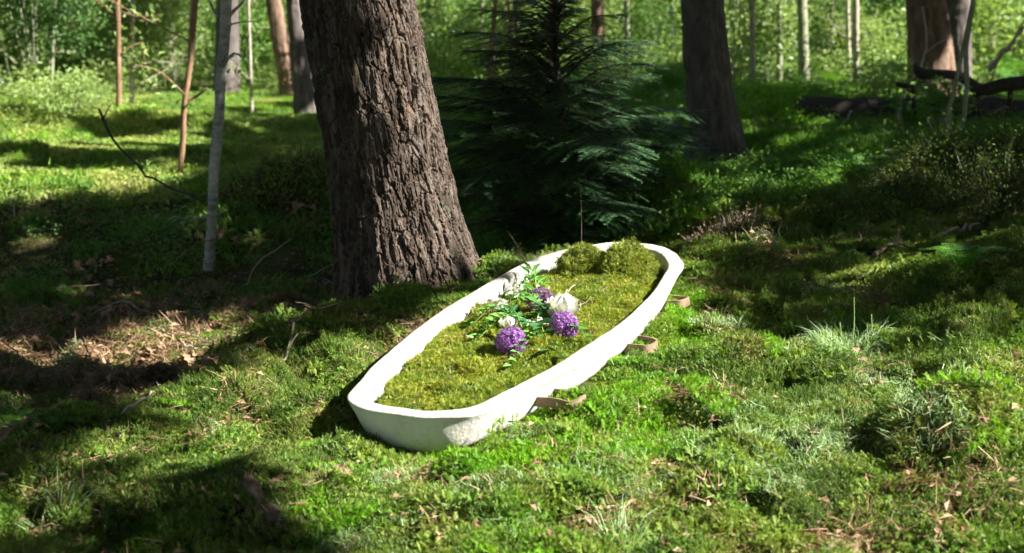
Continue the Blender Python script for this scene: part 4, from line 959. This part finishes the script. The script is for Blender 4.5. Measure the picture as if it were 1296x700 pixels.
# shrubs and young broadleaf saplings of the sunny background
SHV = []
for v in range(6):
    SHV.append(bush('background_shrub', (0, 0, -50), .9, 2.1 if v % 2 else 1.4, 'sunlit leafy shrub in the blurred background', 90 + v, M['leaf_bright'] if v < 4 else M['leaf_mid'], 2600, .085, 'sunlit shrubs in the background'))
kk = 0
gs = np.random.default_rng(5)
for k in range(84):
    Y = gs.uniform(19, 36); px = gs.uniform(-60, 1350)
    if px < 430 and Y < 21: Y += 3
    p = at(px, 80, Y); x = p[0]
    o = SHV[kk] if kk < 6 else copy_tree(SHV[gs.integers(0, 6)])
    kk += 1; o.location = (x, Y, float(ground(x, Y))); o.rotation_euler = (0, 0, gs.uniform(0, 6.28)); s = gs.uniform(.7, 1.25); o.scale = (s, s, s)
    where = 'left of the leaning tree' if px < 380 else 'between leaning tree and young fir' if px < 600 else 'behind the young fir' if px < 860 else 'right of the grey-brown tree' if px < 1150 else 'behind the log at the right'
    o['label'] = 'sunlit leafy shrub in the blurred background ' + where
# far wood closing the view
mb = MB(); n = 42000; Yf = gs.uniform(36, 58, n); Xf = gs.uniform(-1, 1, n) * (Yf * .55 + 6); cl = fbm(Xf * .5, Yf * .5 + 0, 121, 2)
Zf = gs.uniform(0, 1, n) ** 1.1 * 7 * (.4 + cl); P = np.stack([Xf, Yf, ground(Xf, Yf, False) + Zf], 1)
leaves(mb, P, rand_dirs(n, gs), rand_dirs(n, gs) * .8 + [.3, -.4, .7], gs.uniform(.2, .45, n), gs.uniform(.12, .26, n))
tag(mb.build('distant_wood', M['leaf_bright']), 'mass of bright blurred foliage at the back of the forest', 'foliage', kind='stuff')

# ------------------------------------------------------------------ fallen log, dead branches, sticks
def woody(name, P, rad, mat, lab, cat, n=40, seg=14, rough=.12, seed=1):
    P = np.array(P); t = thing(name, P[0], lab, cat); S = spline(P - P[0], n); mb = MB(); tube(mb, S, spline(np.array(rad, float)[:, None], n)[:, 0], seg)
    V = mb.v[0]; nz = fbm(V[:, 0] * 7, V[:, 2] * 7 + V[:, 1] * 5, seed, 3) - .5; c = np.repeat(S, seg, 0); V[:len(c)] = c + (V[:len(c)] - c) * (1 + rough * 2 * nz)[:len(c), None]
    mb.build('stem', mat, t, True); return t
log = woody('fallen_log', [at(1005, 138, 14.6), at(1080, 148, 14.4), at(1180, 150, 14.2), at(1260, 152, 14.), at(1340, 160, 13.8)], [.14, .19, .21, .22, .22], M['deadwood'], 'dark fallen log lying across the back right', 'log')
def limb(parent, pts, rad, mat, Y):
    P = spline([at(a, c, Y if not isinstance(Y, list) else Y[q]) for q, (a, c) in enumerate(pts)], 18) - np.array(parent.location); mb = MB(); tube(mb, P, np.interp(np.linspace(0, 1, 18), np.linspace(0, 1, len(rad)), rad), 8); mb.build('branch', mat, parent, True)
br = woody('dead_branch', [at(1320, 102, 13.2), at(1270, 108, 13.2), at(1240, 113, 13.2), at(1215, 97, 13.2), at(1185, 94, 13.2), at(1165, 92, 13.2), at(1158, 80, 13.2)], [.07, .065, .06, .045, .045, .05, .02], M['deadwood'], 'dark crooked dead branch arching above the fallen log', 'branch')
limb(br, [(1168, 94), (1160, 106), (1155, 122), (1158, 145)], [.04, .03, .025, .02], M['deadwood'], 13.2)
limb(br, [(1165, 100), (1148, 108), (1134, 106)], [.035, .03, .02], M['deadwood'], 13.2)
limb(br, [(1242, 113), (1232, 128), (1222, 148)], [.045, .04, .035], M['deadwood'], 13.2)
limb(br, [(1280, 106), (1278, 125), (1276, 150)], [.03, .025, .025], M['deadwood'], 13.3)
twig('stick', [at(1118, 160, 13.6), at(1105, 140, 13.8), at(1092, 122, 14)], .02, M['deadwood'], 'dark stick leaning on the fallen log', 'stick')
twig('stick', [at(1062, 165, 13.6), at(1072, 150, 13.8), at(1078, 140, 14)], .016, M['paletwig'], 'short pale stick leaning on the left part of the log', 'stick')
twig('stick', [at(1140, 155, 13.4), at(1140, 130, 13.5), at(1146, 112, 13.6)], .022, M['paletwig'], 'pale broken upright stub by the forked dead branch', 'stick')
twig('stick', [at(1250, 90, 15), at(1275, 60, 15), at(1296, 35, 15)], .03, M['paletwig'], 'pale sunlit dead branch rising at the right edge', 'branch', [(.35, (-.3, 0, -1), .35), (.7, (.5, 0, 1), .3)])
twig('stick', [at(1160, 100, 14.5), at(1172, 60, 14.5), at(1168, 8, 14.5)], .016, M['paletwig'], 'thin pale stem in front of the stout reddish tree', 'branch', [(.4, (1, 0, .6), .3)])
twig('stick', [gp(1105, 334) + [0, 0, .03], gp(1128, 325) + [0, 0, .05], gp(1152, 318) + [0, 0, .03]], .012, M['twig'], 'crooked stick on the shady moss at right', 'stick', [(.4, (.2, -.6, .1), .12)])
twig('stick', [gp(1185, 307) + [0, 0, .04], gp(1212, 302) + [0, 0, .05], gp(1240, 297) + [0, 0, .04]], .014, M['paletwig'], 'pale straight stick at the foot of the heather bank', 'stick')
twig('bent_branch', [at(125, 140, 9.6), at(150, 185, 9.3), at(195, 228, 9.), at(255, 254, 8.75)], .011, M['deadwood'], 'long dark bent branch sagging toward the birch sapling', 'branch', [(.12, (.3, .2, .6), .12)])
twig('stick', [gp(255, 256) + [0, 0, .05], gp(300, 258) + [0, 0, .07], gp(420, 278) + [0, 0, .04]], .012, M['twig'], 'grey stick lying on the ground right of the birch sapling', 'stick')
g0 = gp(310, 375); twig('twig', [g0, at(318, 345, g0[1]), at(338, 322, g0[1] - .1), at(368, 305, g0[1] - .1)], .006, M['paletwig'], 'pale curved twig sticking out of the hollow')
g0 = gp(200, 372); twig('twig', [g0, at(218, 335, g0[1]), at(250, 310, g0[1]), at(298, 298, g0[1])], .006, M['twig'], 'arched brown twig left of the birch foot')
g0 = gp(45, 295); twig('stick', [gp(20, 302) + [0, 0, .05], gp(90, 298) + [0, 0, .05], gp(160, 294) + [0, 0, .05]], .014, M['deadwood'], 'dark straight stick lying at the left of the hollow', 'stick')
twig('stick', [gp(40, 378) + [0, 0, .04], gp(100, 376) + [0, 0, .06], gp(150, 368) + [0, 0, .04]], .009, M['twig'], 'thin grey stick lying in the dark hollow', 'stick')
g0 = gp(120, 470); twig('twig', [g0, at(100, 420, g0[1]), at(70, 385, g0[1])], .004, M['twig'], 'thin twig rising from the dark hollow at left')
g0 = gp(50, 490); twig('twig', [g0, at(30, 455, g0[1]), at(2, 432, g0[1])], .006, M['twig'], 'dim bare twig near the left edge above the bright fern')
twig('stick', [gp(155, 538) + [0, 0, .04], gp(190, 518) + [0, 0, .05], gp(205, 495) + [0, 0, .04]], .006, M['paletwig'], 'pale dry stalk on the lip of the hollow', 'stick')
twig('stick', [gp(2, 578) + [0, 0, .06], gp(40, 556) + [0, 0, .08], gp(80, 530) + [0, 0, .06]], .008, M['twig'], 'dry brown stem on the ridge at the left edge', 'stick')
gk = np.random.default_rng(23)
for k in range(16):
    px, py = gk.uniform(5, 420), gk.uniform(270, 470); a_ = gp(px, py); th_ = gk.uniform(0, 6.28); l_ = gk.uniform(.15, .45)
    Q_ = [a_ + np.array([math.cos(th_), math.sin(th_), 0]) * l_ * f_ + [0, 0, 0] for f_ in (0, .5, 1)]
    Q_ = [np.array([q[0], q[1], float(ground(q[0], q[1])) + .03 + gk.uniform(0, .06) * (n_ > 0)]) for n_, q in enumerate(Q_)]
    twig('stick', Q_, gk.uniform(.003, .007), M['twig'] if k % 2 else M['paletwig'], 'thin dead stick strewn among the leaf litter in the hollow', 'stick', [(.5, (gk.normal(), gk.normal(), .5), .08)], 'dead sticks in the hollow')
rp = [gp(*q) for q in ((270, 585), (298, 600), (315, 622), (333, 642), (350, 664), (366, 680))]
woody('tree_root', [p + [0, 0, h] for p, h in zip(rp, (-.03, .0, .022, .012, .02, -.04))], [.012, .02, .03, .024, .026, .012], M['bark_red'], 'brown root breaking through the moss at lower left', 'root', 60, 16, .5, 9)

# ------------------------------------------------------------------ grass tussocks
def tussock(p, n, h, r, lab, seed, stalks=()):
    g = np.random.default_rng(seed); t = thing('grass_tussock', p, lab, 'grass tussock'); mb = MB(); P = disc(n, r, g)
    P[:, 2] = ground(P[:, 0] + p[0], P[:, 1] + p[1]) - p[2] - .005
    D = nrmz(np.stack([P[:, 0] / r * .8 + g.normal(0, .35, n), P[:, 1] / r * .8 + g.normal(0, .35, n), np.ones(n)], 1)); blades(mb, P, D, rand_dirs(n, g), h * g.uniform(.5, 1.2, n), .0028, g.uniform(.2, 1.6, n)); mb.build('blades', M['palegrass'], t)
    for a, c, e in stalks:
        mb = MB(); q = at(a, c, p[1]) - p; q0 = at(e, 440, p[1]) - p; q0[2] = 0; tube(mb, spline([q0, (q0 + q) / 2 + [.005, 0, 0], q], 8), np.linspace(.0022, .0014, 8), 5); mb.build('stalk', M['palegrass'], t, True)
tussock(gp(1075, 448), 650, .115, .12, 'pale fine grass tussock with three tall stalks in the sun at right', 131, [(1081, 376, 1078), (1063, 408, 1064), (1103, 398, 1101)])
tussock(gp(1185, 530), 420, .10, .12, 'pale grass tussock left of the mossy hump at right', 132)
tussock(gp(785, 690), 60, .16, .05, 'few long green grass blades in the foreground centre', 133)
tussock(gp(70, 655), 40, .14, .05, 'few dark grass blades at lower left', 134)

# ------------------------------------------------------------------ fallen leaves
def leaf_mesh(seed):
    g = np.random.default_rng(seed); m_ = 13; L = .07; V = []; t_ = np.linspace(0, 1, m_)
    for k, f in enumerate(t_):
        wd = L * .30 * math.sin(math.pi * f ** .75) * (1 + .38 * math.cos(f * 21)) + .001; z = .014 * math.sin(f * 3 + g.uniform(-.4, .4)) ; cr = g.uniform(.3, .8)
        V += [(f * L - L / 2, -wd, z + wd * cr), (f * L - L / 2, 0, z), (f * L - L / 2, wd, z + wd * cr * .7)]
    Q = []
    for k in range(m_ - 1):
        a = k * 3; Q += [(a, a + 1, a + 4, a + 3), (a + 1, a + 2, a + 5, a + 4)]
    mb = MB(); mb.add(V, Q); return mb.mesh('dead_leaf', M['deadleaf'], True)
LV = [leaf_mesh(k) for k in range(5)]
fore = [(30, 672), (45, 690), (158, 532), (182, 512), (140, 548), (152, 562), (432, 606), (440, 612), (512, 667), (1080, 455), (1112, 496), (905, 545), (218, 515), (100, 590), (555, 693), (700, 690), (672, 655), (735, 660), (745, 672), (1245, 508), (420, 615)]
for k, (a, c) in enumerate(fore):
    p = gp(a, c); o = obj('dead_leaf', LV[k % 5]); o.location = p + np.array([0, 0, .028]); o.rotation_euler = (random.uniform(-.5, .5), random.uniform(-.5, .5), random.uniform(0, 6.28)); s = random.uniform(.45, .75); o.scale = (s, s, s)
    tag(o, 'curled dead brown leaf lying on the sunny foreground moss', 'leaf', 'dead leaves on the foreground moss')
gl = np.random.default_rng(15)
hp = [(130, 400, 45, 18, 26), (150, 480, 60, 26, 34), (270, 300, 30, 12, 26), (60, 275, 60, 12, 18), (340, 385, 40, 14, 22), (100, 350, 70, 20, 22), (230, 395, 50, 14, 14), (380, 265, 26, 8, 10), (230, 470, 40, 16, 18)]
for cx, cy, a, b_, n in hp:
    for k in range(n):
        p = gp(cx + gl.normal(0, a * .6), cy + gl.normal(0, b_ * .6)); o = obj('dead_leaf', LV[int(gl.integers(0, 5))]); o.location = p + np.array([0, 0, .03]); o.rotation_euler = (gl.normal(0, .5), gl.normal(0, .5), gl.uniform(0, 6.28)); s = gl.uniform(.7, 1.25); o.scale = (s, s, s)
        tag(o, 'dry brown oak leaf among the litter in the shady hollow', 'leaf', 'dead leaves in the hollow')
